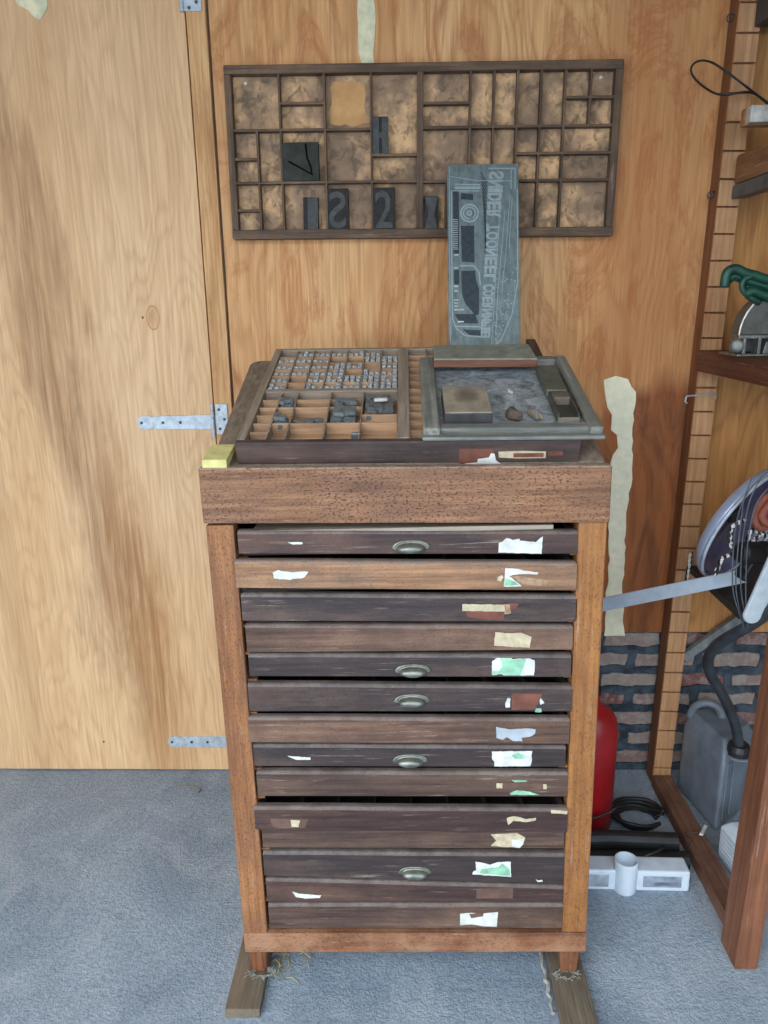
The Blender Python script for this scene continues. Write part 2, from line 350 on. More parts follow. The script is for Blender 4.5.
# ------------------------------------------------------------------ hanging type case on the wall
HY = W-0.034
fr = wood('dark_case_wood', (124, 98, 74), (66, 48, 36), 'X', fine=120, ringamt=0.3, dirt=(44, 36, 32), dirtamt=0.5)
frz = wood('dark_case_wood_upright', (124, 98, 74), (66, 48, 36), 'Z', fine=120, ringamt=0.3, dirt=(44, 36, 32), dirtamt=0.5)
pap = Mat('stained_backing', 0.9, spec=0.2)
cv = pap.ramp(pap.noise((7, 1, 6), detail=3, loc=(2, 0, 9)), [(0.42, 0.0), (0.56, 1.0)])
c = pap.mix(cv, (222, 180, 134), (158, 130, 106)); c = pap.mix(pap.ramp(pap.noise((12, 1, 12), detail=6, rough=0.7), [(0.42, 0.0), (0.64, 1.0)]), c, (128, 108, 88))
c = pap.mix(pap.math('MULTIPLY', pap.ramp(pap.noise((30, 1, 24), detail=5, dist=1, loc=(4, 0, 4)), [(0.52, 0.0), (0.62, 1.0)]), 0.6), c, (92, 78, 66)); pap.col(c).bump(pap.noise((40, 40, 40)), 0.3, 0.002)
HC_ = hit(423, 151, Y=HY)
hc = thing('hanging_type_case', 'dark empty wooden type case hung flat on the plywood wall', 'type case', HC_, (0, 0.0065, 0))
hinv = (Matrix.Translation(HC_) @ Euler((0, 0.0065, 0)).to_matrix().to_4x4()).inverted()
def hl(x, y): p = hinv @ hit(x, y, Y=HY); return p.x, p.z
HX0, HX1, HZ0, HZ1 = -0.521, 0.515, -0.217, 0.211
boxes('frame_rail', [(HX0, HX1, 0, 0.034, HZ1-0.022, HZ1)], fr, hc, 0.002)
boxes('frame_rail', [(HX0, HX1, -0.001, 0.034, HZ0, HZ0+0.024)], fr, hc, 0.002)
boxes('frame_stile', [(HX0, HX0+0.018, 0.0005, 0.0335, HZ0+0.024, HZ1-0.022)], frz, hc, 0.0015)
boxes('frame_stile', [(HX1-0.020, HX1, 0.0005, 0.0335, HZ0+0.024, HZ1-0.022)], frz, hc, 0.0015)
ix0, ix1, iz0, iz1 = HX0+0.018, HX1-0.020, HZ0+0.024, HZ1-0.022
boxes('backing_panel', [(ix0, ix1, 0.027, 0.0325, iz0, iz1)], pap, hc)
mx = hl(420, 150)[0]
boxes('centre_bar', [(mx-0.0085, mx+0.0085, 0.0006, 0.027, iz0, iz1)], frz, hc, 0.0015)
z1_ = hl(300, 129.6)[1]; z2_ = hl(300, 182.3)[1]; zr1 = hl(560, 125.5)[1]; zr2 = hl(560, 179.8)[1]
V = {}
for k, x in dict(a=281, b=325.3, c=371.5).items(): V[k] = hl(x, 150)[0]
def xr(u): return hl(410+.2995*u, 126)[0]
V.update(e=xr(200), f=xr(278), g=xr(356), h=xr(434), i=xr(514), j=xr(598))
V['s1'] = hl(257.5, 150)[0]; V['s2'] = hl(260, 205)[0]
def zl(v): return hl(330, 50+.2865*v)[1]
def zr(v): return hl(560, 50+.2995*v)[1]
T = 0.0028
def vd(x, za, zb): return (x-T, x+T, 0.002, 0.027, zb, za)
def hd(xa, xb, z): return (xa, xb, 0.0014, 0.0268, z-T*1.15, z+T*1.15)
vert = [(V['a'], iz1, iz0), (V['b'], iz1, iz0), (V['c'], iz1, iz0), (V['s1'], z1_, z2_), (V['s2'], z2_, iz0),
        (V['e'], iz1, zr(435)), (V['f'], iz1, zr(435)), (V['g'], iz1, zr(435)), (V['h'], iz1, iz0), (V['i'], iz1, iz0), (V['j'], iz1, zr(250)), (xr(60)+0.05, zr2, iz0), (xr(356), zr2, iz0)]
horz = [(ix0, V['c'], z1_), (ix0, mx-.0085, z2_), (ix0, V['s1'], zl(377)), (ix0, V['s2'], zl(557)), (V['a'], V['b'], zl(183)), (V['c'], mx-.0085, zl(368)),
        (mx+.0085, ix1, zr1), (mx+.0085, ix1, zr2), (mx+.0085, V['e'], zr(170)), (V['i'], ix1, zr(157)), (V['g'], ix1, zr(343))]
for v in vert: boxes('divider', [vd(*v)], frz, hc, 0.0005)
for h in horz: boxes('divider', [hd(*h)], fr, hc, 0.0005)
# torn light paper in one compartment, two nail heads
torn = plain('torn_veneer', (206, 160, 104), 0.8, c2=(188, 140, 88), scale=25)
bm = B(); cx, cz = (V['b']+V['c'])/2, (iz1+z1_)/2; Q = []
for k in range(28):
    a = 2*math.pi*k/28; q = max(abs(math.cos(a)), abs(math.sin(a))); Q.append((cx+math.cos(a)/q*0.046+random.uniform(-.004, .003), 0.0262, cz+math.sin(a)/q*0.052+random.uniform(-.005, .003)))
add_prism(bm, Q, (0, 0.0008, 0)); obj('torn_veneer_patch', bm, torn, hc, label='light torn veneer patch inside one compartment')
white = plain('white_metal_nail', (225, 225, 220), 0.4, 0.2)
for px_, py_ in ((243.5, 80.5), (603.5, 74.5)):
    q = hl(px_, py_); bm = B(); add_lathe(bm, [(.004, 0), (.004, .0015), (.002, .0025)], 12, Matrix.Translation((q[0], 0.027, q[1])) @ Matrix.Rotation(math.radians(90), 4, 'X')); obj('nail_head', bm, white, hc)

# wood type and blocks in the hanging case
inkw = plain('inky_black_wood', (50, 48, 46), 0.65, c2=(32, 32, 32), scale=60, spec=0.25)
inkb = plain('inky_face', (76, 78, 76), 0.55, c2=(52, 54, 54), scale=80, spec=0.3)
inkgr = plain('dark_green_lino', (60, 64, 56), 0.7, c2=(42, 46, 40), scale=30, bump=0.3, spec=0.25)
def glyph(name, ch, h, w_, depth, mat, parent, loc, mirror=False, rot=None, sub=False):
    cu = bpy.data.curves.new(name, 'FONT'); cu.body = ch; cu.extrude = depth/2; cu.align_x = 'CENTER'; cu.align_y = 'CENTER'; cu.offset = 0.012 if depth > 0.0018 else 0.035
    o = bpy.data.objects.new(name, cu); COL.objects.link(o); bpy.context.view_layer.update()
    me = bpy.data.meshes.new_from_object(o.evaluated_get(bpy.context.evaluated_depsgraph_get())); bpy.data.objects.remove(o)
    xs = [v.co.x for v in me.vertices]; ys = [v.co.y for v in me.vertices]; cx, cy = (min(xs)+max(xs))/2, (min(ys)+max(ys))/2
    sx = w_/(max(xs)-min(xs)); sy = h/(max(ys)-min(ys))
    R = rot or Matrix.Identity(4)
    for v in me.vertices:
        p = Vector(((v.co.x-cx)*sx*(-1 if mirror else 1), v.co.z, (v.co.y-cy)*sy)); v.co = (R @ p) + Vector(loc)
    if mirror: me.flip_normals()
    me.materials.clear(); me.materials.append(mat.m)
    o = bpy.data.objects.new(name, me); COL.objects.link(o); o.parent = parent
    return o
def wtype(x0, y0, x1, y1, label, ch=None, mirror=False, body=inkw, slots=None, cuts=None, tilt=0):
    a = hit(x0, y1, Y=HY); b_ = hit(x1, y0, Y=HY); w_, h = b_.x-a.x, b_.z-a.z
    t = thing('wood_type_block', label, 'printing block', ((a.x+b_.x)/2, HY+0.004, a.z), (0, tilt, 0))
    boxes('block_body', [(-w_/2, w_/2, 0, 0.0225, 0, h)], body, t, 0.0012)
    if ch: glyph('raised_letter', ch, h*0.86, w_*0.74, 0.002, inkb, t, (0, -0.0008, h/2), mirror)
    if slots: boxes('raised_letter', [(w_*s[0], w_*s[1], -0.0018, 0.0002, h*s[2], h*s[3]) for s in slots], inkb, t, 0.0004)
    if cuts:
        bm = B()
        for c_ in cuts: add_prism(bm, [(w_*(p[0]), -0.0006, h*(p[1])) for p in c_], (0, 0.0008, 0))
        obj('carved_line', bm, plain('carved_groove', (12, 12, 12), 0.9, spec=0.1), t)
    return t
wtype(281.5, 141.5, 318, 181, 'large square dark carved block in a left compartment of the hanging case', body=inkgr,
      cuts=[[(-.33,.5),(-.28,.53),(.34,.17),(.33,.13)], [(.14,.96),(.19,.96),(.22,.6),(.3,.4),(.33,.16),(.29,.16),(.25,.38),(.17,.6)]], tilt=0.0)
wtype(373, 116, 388, 153.5, 'narrow dark letter H block at upper centre of the hanging case', slots=[(-.5,-.09,0,1),(.09,.5,0,1),(-.09,.09,.42,.58)])
wtype(303.5, 197, 317, 231.3, 'narrow plain dark type block at lower left of the hanging case', slots=[(-.2,.5,.01,.99)], tilt=0.02)
wtype(326.5, 188, 348, 231.3, 'dark block with raised curly S left of a taller numeral block', 'S', True)
wtype(372.5, 187, 395, 231.3, 'wide dark block with a raised 2 left of the centre bar', '2')
wtype(424.5, 196, 438.5, 231, 'small dark letter X block between centre bar and leaning plate', slots=None, cuts=None)
xb = [o for o in COL.objects if o.get('label', '').startswith('small dark letter X')][0]
a = hit(424.5, 231, Y=HY); b_ = hit(438.5, 196, Y=HY); w_, h = b_.x-a.x, b_.z-a.z
bm = B(); add_prism(bm, [(-w_*.48, -.002, h*.02), (w_*.48, -.002, h*.02), (w_*.2, -.002, h*.5), (w_*.48, -.002, h*.98), (-w_*.48, -.002, h*.98), (-w_*.2, -.002, h*.5)], (0, .0022, 0)); obj('raised_letter', bm, inkb, xb, 0.0004)

# ------------------------------------------------------------------ the cabinet
D = 1.40; LEAN = -0.0147
TH = math.radians(15.56); cs, sn = math.cos(TH), math.sin(TH)
cab = thing('type_cabinet', 'tall worn brown wooden type cabinet with fourteen dark shallow drawers', 'cabinet', (0, D, 0.1), (0, LEAN, 0))
railm = wood('worn_rail_wood', (168, 122, 88), (104, 70, 50), 'X', fine=110, rings=6, ringamt=0.25, pits=0.75, dirt=(112, 86, 70), dirtamt=0.45, bump=0.6, wear=0.7, dust_sheen=(176, 158, 142))
postl = wood('worn_post_wood', (172, 118, 74), (112, 70, 42), 'Z', fine=90, rings=6, ringamt=0.3, pits=0.5, dirt=(120, 82, 58), dirtamt=0.5)
postr = wood('amber_post_wood', (178, 122, 66), (122, 78, 42), 'Z', fine=90, rings=6, ringamt=0.3, pits=0.4, dirt=(128, 80, 44), dirtamt=0.4)
baser = wood('reddish_rail_wood', (158, 104, 68), (94, 56, 38), 'X', fine=90, pits=0.5, wear=0.8, dirt=(186, 146, 114), dirtamt=0.45)
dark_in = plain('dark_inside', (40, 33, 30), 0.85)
CX0, CX1 = -0.372, 0.398       # outer faces in cabinet coordinates
def cxz(px, py, Y=D): p = hit(px, py, Y=Y); c, s_ = math.cos(-LEAN), math.sin(-LEAN); x, z = p.x, p.z-0.1; return x*c + z*s_, -x*s_ + z*c
zt, zb_ = 1.119, 1.012         # top rail
zs = 1.108
rz = [cxz(201, 467.5)[1], cxz(610, 465)[1], cxz(205, 523)[1], cxz(608, 522)[1]]
bm = B(); add_hex(bm, [(CX0-0.003, -0.006, rz[2]), (CX1+0.003, -0.006, rz[3]), (CX1+0.003, 0.02, rz[3]), (CX0-0.003, 0.02, rz[2])], [(CX0-0.003, -0.006, rz[0]), (CX1+0.003, -0.006, rz[1]), (CX1+0.003, 0.02, rz[1]), (CX0-0.003, 0.02, rz[0])])
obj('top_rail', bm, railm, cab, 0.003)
boxes('post', [(CX0, CX0+0.054, 0, 0.045, 0.0, zb_)], postl, cab, 0.002)
boxes('post', [(CX1-0.054, CX1, 0, 0.045, 0.0, zb_)], postr, cab, 0.002)
boxes('base_rail', [(CX0, CX1, -0.004, 0.02, -0.0, 0.052)], baser, cab, 0.002)
boxes('post', [(CX0, CX0+0.045, 0.52, 0.565, 0.0, 1.24)], postl, cab, 0.002)
boxes('post', [(CX1-0.045, CX1, 0.52, 0.565, 0.0, 1.24)], postr, cab, 0.002)
for x in (CX0+0.003, CX1-0.015):
    bm = B(); z0 = 0.03; y1 = 0.55
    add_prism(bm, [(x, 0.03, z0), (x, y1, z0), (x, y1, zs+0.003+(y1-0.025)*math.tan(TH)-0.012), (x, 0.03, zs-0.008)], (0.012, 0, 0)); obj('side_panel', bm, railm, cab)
boxes('back_panel', [(CX0+0.04, CX1-0.04, 0.535, 0.545, 0.02, 1.23)], dark_in, cab)
boxes('bottom_board', [(CX0+0.02, CX1-0.02, 0.02, 0.53, 0.028, 0.040)], dark_in, cab)
footm = wood('foot_wood', (140, 90, 56), (82, 46, 28), 'Z', pits=0.4)
for x0, x1, y in ((-0.370, -0.324, 0.012), (0.342, 0.390, 0.012), (-0.370, -0.324, 0.53), (0.342, 0.390, 0.53)):
    bm = B(); m_ = 0.005; add_hex(bm, [(x0+m_, y, -0.074), (x1-m_, y, -0.074), (x1-m_, y+0.035, -0.074), (x0+m_, y+0.035, -0.074)], [(x0, y-0.002, 0), (x1, y-0.002, 0), (x1, y+0.04, 0), (x0, y+0.04, 0)])
    obj('foot', bm, footm, cab, 0.006, seg=3)
# sloping top board
slope = wood('grey_brown_top_board', (158, 142, 122), (100, 88, 76), 'Y', fine=100, dirt=(86, 80, 72), dirtamt=0.5)
P0 = Vector((0.006, 1.425, 1.264))                       # front top edge of the open type case
SL = Matrix.Translation(P0) @ Matrix.Rotation(TH, 4, 'X')
cabM = Matrix.Translation((0, D, 0.1)) @ Matrix.Rotation(LEAN, 4, 'Y')
bm = B(); out = []
for (x, y, r) in ((-0.386, 0.0, 0.004), (0.376, 0.0, 0.004), (0.394, 0.588, 0.03), (-0.404, 0.588, 0.03)):
    a0 = {0: math.pi, 1: -math.pi/2, 2: 0, 3: math.pi/2}[len(out)//6]
    sx, sy = (1 if x < 0 else -1), (1 if y < 0.1 else -1)
    for k in range(6):
        a = a0 + (math.pi/2)*k/5; out.append((x+sx*r+r*math.cos(a), y+sy*r+r*math.sin(a), -0.063))
add_prism(bm, out, (0, 0, 0.0172), cabM.inverted() @ SL); obj('sloping_top_board', bm, slope, cab, 0.003)
# thin pale runner under the top rail
pale = wood('pale_dusty_board', (176, 164, 146), (120, 106, 92), 'X')
x0, _z = cxz(252, 526, D+.01); x1, _ = cxz(553, 526, D+.01)
boxes('top_runner_board', [(x0, x1, 0.004, 0.40, 0.990, 0.999)], pale, cab, 0.001)
# runners (ledges) at both sides
dz = []
dr = [(238,578,531,554,531,554),(236,576,559.4,587,561.6,589.4),(241.6,577,594,621,596,622),(246,573,625,652.7,626,650),(248.7,571.3,654.7,676.8,655.6,677.6),(248.7,572,683.3,711,686,711),(249,569.3,716.5,741.8,718,743.3),(253,566,745.9,767.4,747.5,768.3),(257,568,772,796.5,773,797),(255.4,566.8,804.4,827,806.6,830),(262,564.6,828,848.7,830,849.7),(263.4,565,852.8,876.5,855,885),(266.5,563.6,878.8,901.9,886.7,902),(269,562.4,904,928,904,928)]
def dwood(n, a, b_, **k): return wood(n, a, b_, 'X', fine=100, rings=5, ringamt=0.25, rough=0.48, spec=0.35, dirt=k.get('dirt', (60, 48, 46)), dirtamt=k.get('da', 0.5), pits=0.3, dust_sheen=(122, 112, 106), wear=0.75)
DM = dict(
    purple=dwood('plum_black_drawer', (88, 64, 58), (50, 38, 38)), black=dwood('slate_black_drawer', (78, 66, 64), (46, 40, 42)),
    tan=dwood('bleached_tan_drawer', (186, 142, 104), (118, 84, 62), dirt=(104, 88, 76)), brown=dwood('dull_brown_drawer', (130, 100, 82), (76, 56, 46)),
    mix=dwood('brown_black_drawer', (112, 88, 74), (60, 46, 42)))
dm_ = ['purple', 'tan', 'black', 'brown', 'black', 'black', 'brown', 'black', 'mix', 'purple', 'mix', 'black', 'purple', 'mix']
proud = [0, -0.006, 0, 0.001, 0.002, -0.002, -0.003, 0.004, 0.001, -0.009, 0.003, 0.002, 0.0, -0.001]
dusty = plain('dusty_edge', (134, 126, 120), 0.8)
DR = []
for i, (xl, xr_, a, b_, c_, d_) in enumerate(dr):
    y0 = proud[i]
    TL, BL, TR, BR = cxz(xl, a), cxz(xl, b_), cxz(xr_, c_), cxz(xr_, d_)
    xl_, xrr = (TL[0]+BL[0])/2, (TR[0]+BR[0])/2
    bm = B(); ch = 0.005; dpt = 0.016
    def prof(x, zt_, zb2): return [bm.verts.new(p) for p in ((x, y0+0.001, zb2), (x, y0, zb2+0.002), (x, y0, zt_-ch*1.3), (x, y0+0.0015, zt_-ch*0.6), (x, y0+0.004, zt_-0.0008), (x, y0+0.007, zt_), (x, y0+dpt, zt_), (x, y0+dpt, zb2))]
    cols = [prof(xl_+(xrr-xl_)*t, TL[1]+(TR[1]-TL[1])*t+dzz, BL[1]+(BR[1]-BL[1])*t) for t, dzz in ((0, -0.001), (0.003, 0), (0.25, 0.0006), (0.5, 0.0), (0.75, 0.0004), (0.997, 0), (1, -0.001))]
    for A, C_ in zip(cols, cols[1:]):
        for k in range(8): bm.faces.new((A[k], A[(k+1) % 8], C_[(k+1) % 8], C_[k]))
    bm.faces.new(cols[0]); bm.faces.new(cols[-1][::-1])
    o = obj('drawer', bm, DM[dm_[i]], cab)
    o['label'] = ['top', 'second', 'third', 'fourth', 'fifth', 'sixth', 'seventh', 'eighth', 'ninth', 'tenth', 'eleventh', 'twelfth', 'thirteenth', 'bottom'][i] + ' drawer, ' + {'purple': 'plum-black front', 'tan': 'bleached tan front', 'black': 'slate-black front', 'brown': 'dull brown front', 'mix': 'brown-black front'}[dm_[i]]
    zm, zh = min(BL[1], BR[1]), min(TL[1], TR[1]); DR.append((o, y0))
    boxes('tray_box', [(xl_+0.006, xl_+0.016, y0+dpt, 0.50, zm+0.008, zh-0.004), (xrr-0.016, xrr-0.006, y0+dpt, 0.50, zm+0.008, zh-0.004), (xl_+0.006, xrr-0.006, 0.49, 0.50, zm+0.008, zh-0.004), (xl_+0.006, xrr-0.006, y0+dpt, 0.50, zm+0.004, zm+0.008)] +
          [(xl_+0.016+(xrr-xl_-0.03)*k/8, xl_+0.019+(xrr-xl_-0.03)*k/8, y0+dpt, 0.49, zm+0.008, zh-0.007) for k in range(1, 8)], dark_in, o)
    # ledges
    for xa, xb_ in ((CX0+0.040, xl_+0.012), (xrr-0.012, CX1-0.040)):
        boxes('runner', [(min(xa, xb_), max(xa, xb_), 0.012, 0.52, zm-0.006, zm-0.0008)], postl if xa < 0 else postr, cab, 0.0008)
# cup handles
brass = plain('tarnished_brass', (140, 142, 130), 0.34, 0.6, c2=(92, 96, 88), scale=40)
def cup(i, px_, py_, w_=0.074):
    dobj, y0 = DR[i]; x, z = cxz(px_, py_); bm = B(); n = 32; hw, hh = w_/2, 0.0150
    # flange
    def ring(a, b2, y, lo): return [bm.verts.new((x+a*math.copysign(abs(math.cos(t))**0.8, math.cos(t)), y, z-0.006+(b2*math.sin(t) if math.sin(t) > 0 else lo*math.sin(t)))) for t in [2*math.pi*k/n for k in range(n)]]
    R_ = [ring(hw, hh+0.001, y0+0.0005, 0.003), ring(hw, hh+0.001, y0-0.0022, 0.003), ring(hw*0.82, hh*0.86, y0-0.0022, 0.003), ring(hw*0.80, hh*0.80, y0-0.0005, 0.003), ring(hw*0.76, hh*0.72, y0-0.0065, 0.0045), ring(hw*0.66, hh*0.52, y0-0.0135, 0.006), ring(hw*0.4, hh*0.22, y0-0.0175, 0.006)]
    for A, C_ in zip(R_, R_[1:]):
        for k in range(n): bm.faces.new((A[k], A[(k+1) % n], C_[(k+1) % n], C_[k]))
    bm.faces.new(R_[0][::-1]); bm.faces.new(R_[-1])
    o = obj('cup_handle', bm, brass, dobj, smooth=True)
for i, x, y in ((0, 411, 545), (4, 413, 669), (5, 412, 698), (7, 410, 759.5), (11, 415, 871)): cup(i, x, y)
# paper labels, torn scraps
PM = dict(white=plain('torn_white_paper', (220, 222, 216), 0.85, var=0.06, scale=50), green=plain('faded_green_paper', (156, 212, 178), 0.85, var=0.12), cream=plain('yellowed_paper', (206, 192, 160), 0.85, var=0.08, scale=60),
          redb=plain('bare_reddish_wood', (128, 78, 62), 0.8), tanp=plain('scuffed_tan_paper', (176, 148, 118), 0.85, scale=60, c2=(132, 100, 80)), grey=plain('blue_grey_paper', (176, 186, 194), 0.85, var=0.06), brown=plain('glue_mark', (112, 84, 72), 0.8))
def scrap(i, kind, pts, off=0.0006, crop=None, jit=0.0006):
    dobj, y0 = DR[i]; x0, y0_, s_ = crop
    P = [cxz(x0+u*s_, y0_+v*s_) for u, v in pts]; Q = []
    for k, p in enumerate(P):
        q = P[(k+1) % len(P)]; Q.append(p); d = math.hypot(q[0]-p[0], q[1]-p[1]); n = int(d/0.006)
        for j in range(1, n): Q.append((p[0]+(q[0]-p[0])*j/n+random.uniform(-jit, jit), p[1]+(q[1]-p[1])*j/n+random.uniform(-jit, jit)))
    bm = B(); add_prism(bm, [(x, y0-off, z) for x, z in Q], (0, off+0.0004, 0)); return obj('paper_label', bm, PM[kind], dobj)
C5, C6, C7 = (440, 525, .2083), (440, 640, .2083), (440, 780, .2083); C8 = (220, 700, .3165); C66 = (190, 450, .2865)
scrap(0, 'white', [(283,85),(300,80),(310,70),(320,62),(350,72),(380,65),(385,75),(460,82),(480,64),(493,55),(488,138),(280,132)], crop=C5)
scrap(0, 'brown', [(160,320),(340,318),(390,324),(395,332),(330,330)], crop=C66, off=.0003)
scrap(0, 'white', [(340,322),(392,322),(394,328),(360,330)], crop=C66)
scrap(1, 'white', [(312,202),(375,205),(400,214),(470,222),(465,232),(400,230),(350,234),(330,240),(350,255),(390,288),(305,290)], crop=C5)
scrap(1, 'tanp', [(350,236),(470,255),(515,258),(510,288),(400,280),(370,262)], crop=C5); scrap(1, 'cream', [(275,245),(295,235),(303,245),(290,265),(272,260)], crop=C5)
scrap(1, 'green', [(312,250),(350,262),(380,284),(307,286)], crop=C5, off=.0009)
scrap(1, 'white', [(290,425),(310,415),(335,420),(415,422),(400,440),(350,450),(295,445)], crop=C66, jit=.0015)
scrap(2, 'redb', [(120,395),(345,375),(378,378),(360,405),(310,425),(305,455),(230,455),(130,440)], crop=C5)
scrap(2, 'cream', [(107,380),(335,382),(340,422),(310,427),(310,415),(107,412)], off=.001, crop=C5)
scrap(2, 'tanp', [(308,384),(333,384),(338,420),(312,424)], off=.0013, crop=C5)
scrap(3, 'cream', [(265,515),(330,520),(390,518),(440,538),(430,590),(260,580)], crop=C5)
scrap(4, 'white', [(250,105),(275,88),(345,88),(350,95),(370,92),(430,90),(455,100),(455,150),(450,172),(305,172),(300,165),(250,170)], crop=C6)
scrap(4, 'green', [(290,90),(345,90),(350,97),(370,94),(415,93),(385,171),(306,170),(302,160),(250,168),(252,150),(285,150),(300,125)], off=.001, crop=C6)
scrap(5, 'redb', [(343,255),(480,255),(490,262),(470,300),(455,330),(343,332)], crop=C6)
scrap(5, 'white', [(325,275),(338,280),(335,320),(315,322),(312,305)], crop=C6); scrap(5, 'white', [(475,275),(485,278),(500,300),(480,308)], crop=C6); scrap(5, 'green', [(460,325),(485,325),(487,343),(455,343)], crop=C6)
scrap(6, 'grey', [(268,412),(330,425),(420,420),(458,425),(455,445),(430,460),(390,465),(395,482),(350,480),(320,462),(300,475),(270,465)], crop=C6)
scrap(7, 'white', [(250,540),(445,538),(440,560),(443,580),(435,610),(262,612),(262,590),(250,575)], crop=C6); scrap(7, 'green', [(345,558),(375,545),(398,555),(405,565),(395,575),(360,575)], off=.001, crop=C6)
scrap(7, 'white', [(212,180),(285,185),(285,192),(240,192)], crop=C8)
scrap(8, 'brown', [(270,15),(510,18),(512,45),(270,42)], crop=C7); scrap(8, 'cream', [(272,16),(300,16),(300,40),(272,41)], off=.0009, crop=C7); scrap(8, 'cream', [(495,20),(512,22),(512,44),(495,44)], off=.0009, crop=C7)
scrap(8, 'green', [(345,2),(410,2),(420,9),(360,12)], crop=C7); scrap(8, 'green', [(335,64),(370,50),(430,57),(480,72),(340,72)], crop=C7)
scrap(9, 'cream', [(318,170),(350,160),(380,165),(410,175),(458,168),(455,180),(410,188),(350,182),(325,202)], crop=C7); scrap(9, 'cream', [(225,370),(255,372),(250,392),(228,392)], crop=C8); scrap(9, 'brown', [(160,366),(280,368),(270,396),(170,392)], off=.0003, crop=C8)
scrap(9, 'cream', [(528,130),(608,135),(606,150),(530,146)], crop=C7)
scrap(10, 'cream', [(245,265),(300,262),(370,258),(410,280),(400,310),(385,330),(345,325),(300,325),(245,320),(270,295)], crop=C7); scrap(10, 'white', [(345,290),(405,285),(400,312),(380,330),(345,322)], off=.001, crop=C7)
scrap(11, 'white', [(170,395),(210,402),(240,410),(280,397),(340,395),(342,468),(250,462),(155,455),(160,442),(175,435)], crop=C7); scrap(11, 'green', [(200,430),(280,420),(300,402),(335,430),(338,462),(240,455),(190,450)], off=.001, crop=C7)
scrap(11, 'white', [(460,478),(472,486),(490,482),(494,490),(470,492)], crop=C7)
scrap(12, 'brown', [(175,520),(350,518),(350,568),(175,568)], crop=C7); scrap(12, 'white', [(228,605),(250,612),(320,617),(315,625),(270,627),(240,622)], crop=C8)
scrap(13, 'white', [(97,640),(150,636),(190,640),(278,632),(272,702),(210,700),(150,690),(97,695)], crop=C7); scrap(13, 'brown', [(140,640),(210,636),(205,652),(150,660)], off=.001, crop=C7)

# pale yellow wedge at the top left corner
bm = B(); add_prism(bm, [(-0.384, 1.3975, 1.2195), (-0.384, 1.3975, 1.236), (-0.384, 1.402, 1.2375), (-0.384, 1.478, 1.2515), (-0.384, 1.478, 1.2385), (-0.384, 1.424, 1.2235), (-0.384, 1.4195, 1.2195)], (0.047, 0, 0))
ye = plain('pale_yellow_paint', (222, 212, 140), 0.7, var=0.06)
yo = tag(obj('wooden_offcut', bm, ye, None, 0.001), 'pale yellow wooden offcut at the top left corner of the cabinet', 'wood offcut')

# ------------------------------------------------------------------ open type case lying on the slope
NW = SL.to_3x3() @ Vector((0, 0, 1))
def uv(px_, py_, h=0.0):
    p = SL.inverted() @ hit(px_, py_, P=P0+NW*h, n=NW); return p.x, p.y
tcase = thing('open_type_case', 'open wooden type case with many compartments on the sloping cabinet top', 'type case', P0, (TH, 0, 0))
cw = wood('case_grey_wood', (172, 156, 136), (108, 96, 84), 'X', fine=120, dirt=(122, 114, 104), dirtamt=0.5)
cwy = wood('case_grey_wood_length', (172, 156, 136), (108, 96, 84), 'Y', fine=120, dirt=(122, 114, 104), dirtamt=0.5)
cfr = wood('case_front_wood', (78, 62, 58), (44, 36, 36), 'X', fine=110, dirt=(96, 82, 76), dirtamt=0.4)
cin = wood('compartment_wood', (206, 168, 130), (150, 116, 88), 'X', fine=80, dirt=(120, 96, 76), dirtamt=0.3)
U0, U1, V0, V1 = -0.331, 0.326, 0.0, 0.548; BOT = -0.0455
boxes('front_rail', [(U0, U1, V0-0.002, 0.014, BOT, 0.0)], cfr, tcase, 0.002)
boxes('back_rail', [(U0, U1, V1-0.012, V1, BOT, -0.001)], cw, tcase, 0.002)
boxes('side_rail', [(U0, U0+0.017, 0.014, V1-0.012, BOT, 0.0)], cwy, tcase, 0.002)
boxes('side_rail', [(U1-0.017, U1, 0.014, V1-0.012, BOT, 0.0)], cwy, tcase, 0.002)
boxes('bottom_panel', [(U0+0.01, U1-0.01, 0.01, V1-0.01, BOT+0.001, -0.0265)], cin, tcase)
ua, ub = U0+0.017, -0.0215; uc, ud = 0.003, U1-0.017
boxes('centre_bar', [(ub, uc, 0.014, V1-0.012, -0.036, 0.0008)], cwy, tcase, 0.002)
boxes('cross_bar', [(ua, ub, 0.2585, 0.2755, -0.036, -0.001)], cw, tcase, 0.0015)
t2 = 0.0014
rows = [0.2755+(V1-0.012-0.2755)*k/6 for k in range(7)]; colu = [ua+(ub-ua)*k/7 for k in range(8)]
for k in range(1, 6): boxes('divider', [(ua, ub, rows[k]-t2, rows[k]+t2, -0.036, -0.004)], cin, tcase)
for k in range(1, 7): boxes('divider', [(colu[k]-t2, colu[k]+t2, 0.2755, V1-0.012, -0.036, -0.003)], cw, tcase)
lr = [0.2585-(0.2585-0.014)*k/6 for k in range(7)]
lc = [ua, ua+0.145*(ub-ua), ua+0.275*(ub-ua), ua+0.53*(ub-ua), ua+0.765*(ub-ua), ub]
lc = [ua, ua+0.130*(ub-ua), ua+0.255*(ub-ua), ua+0.505*(ub-ua), ua+0.745*(ub-ua), ub]
for k in range(1, 5): boxes('divider', [(lc[k]-t2, lc[k]+t2, 0.014, 0.2585, -0.036, -0.003)], cw, tcase)
lrow = {0: [1, 2, 3, 4, 5], 1: [1, 2, 4], 2: [1, 2, 4], 3: [1, 2, 4], 4: [3, 4]}
for ci, rr in lrow.items():
    for r in rr: boxes('divider', [(lc[ci]+t2, lc[ci+1]-t2, lr[r]-t2, lr[r]+t2, -0.036, -0.004)], cin, tcase)
for k in range(1, 12): boxes('divider', [(uc, ud, 0.014+(V1-0.026)*k/12-t2, 0.014+(V1-0.026)*k/12+t2, -0.036, -0.004)], cin, tcase)
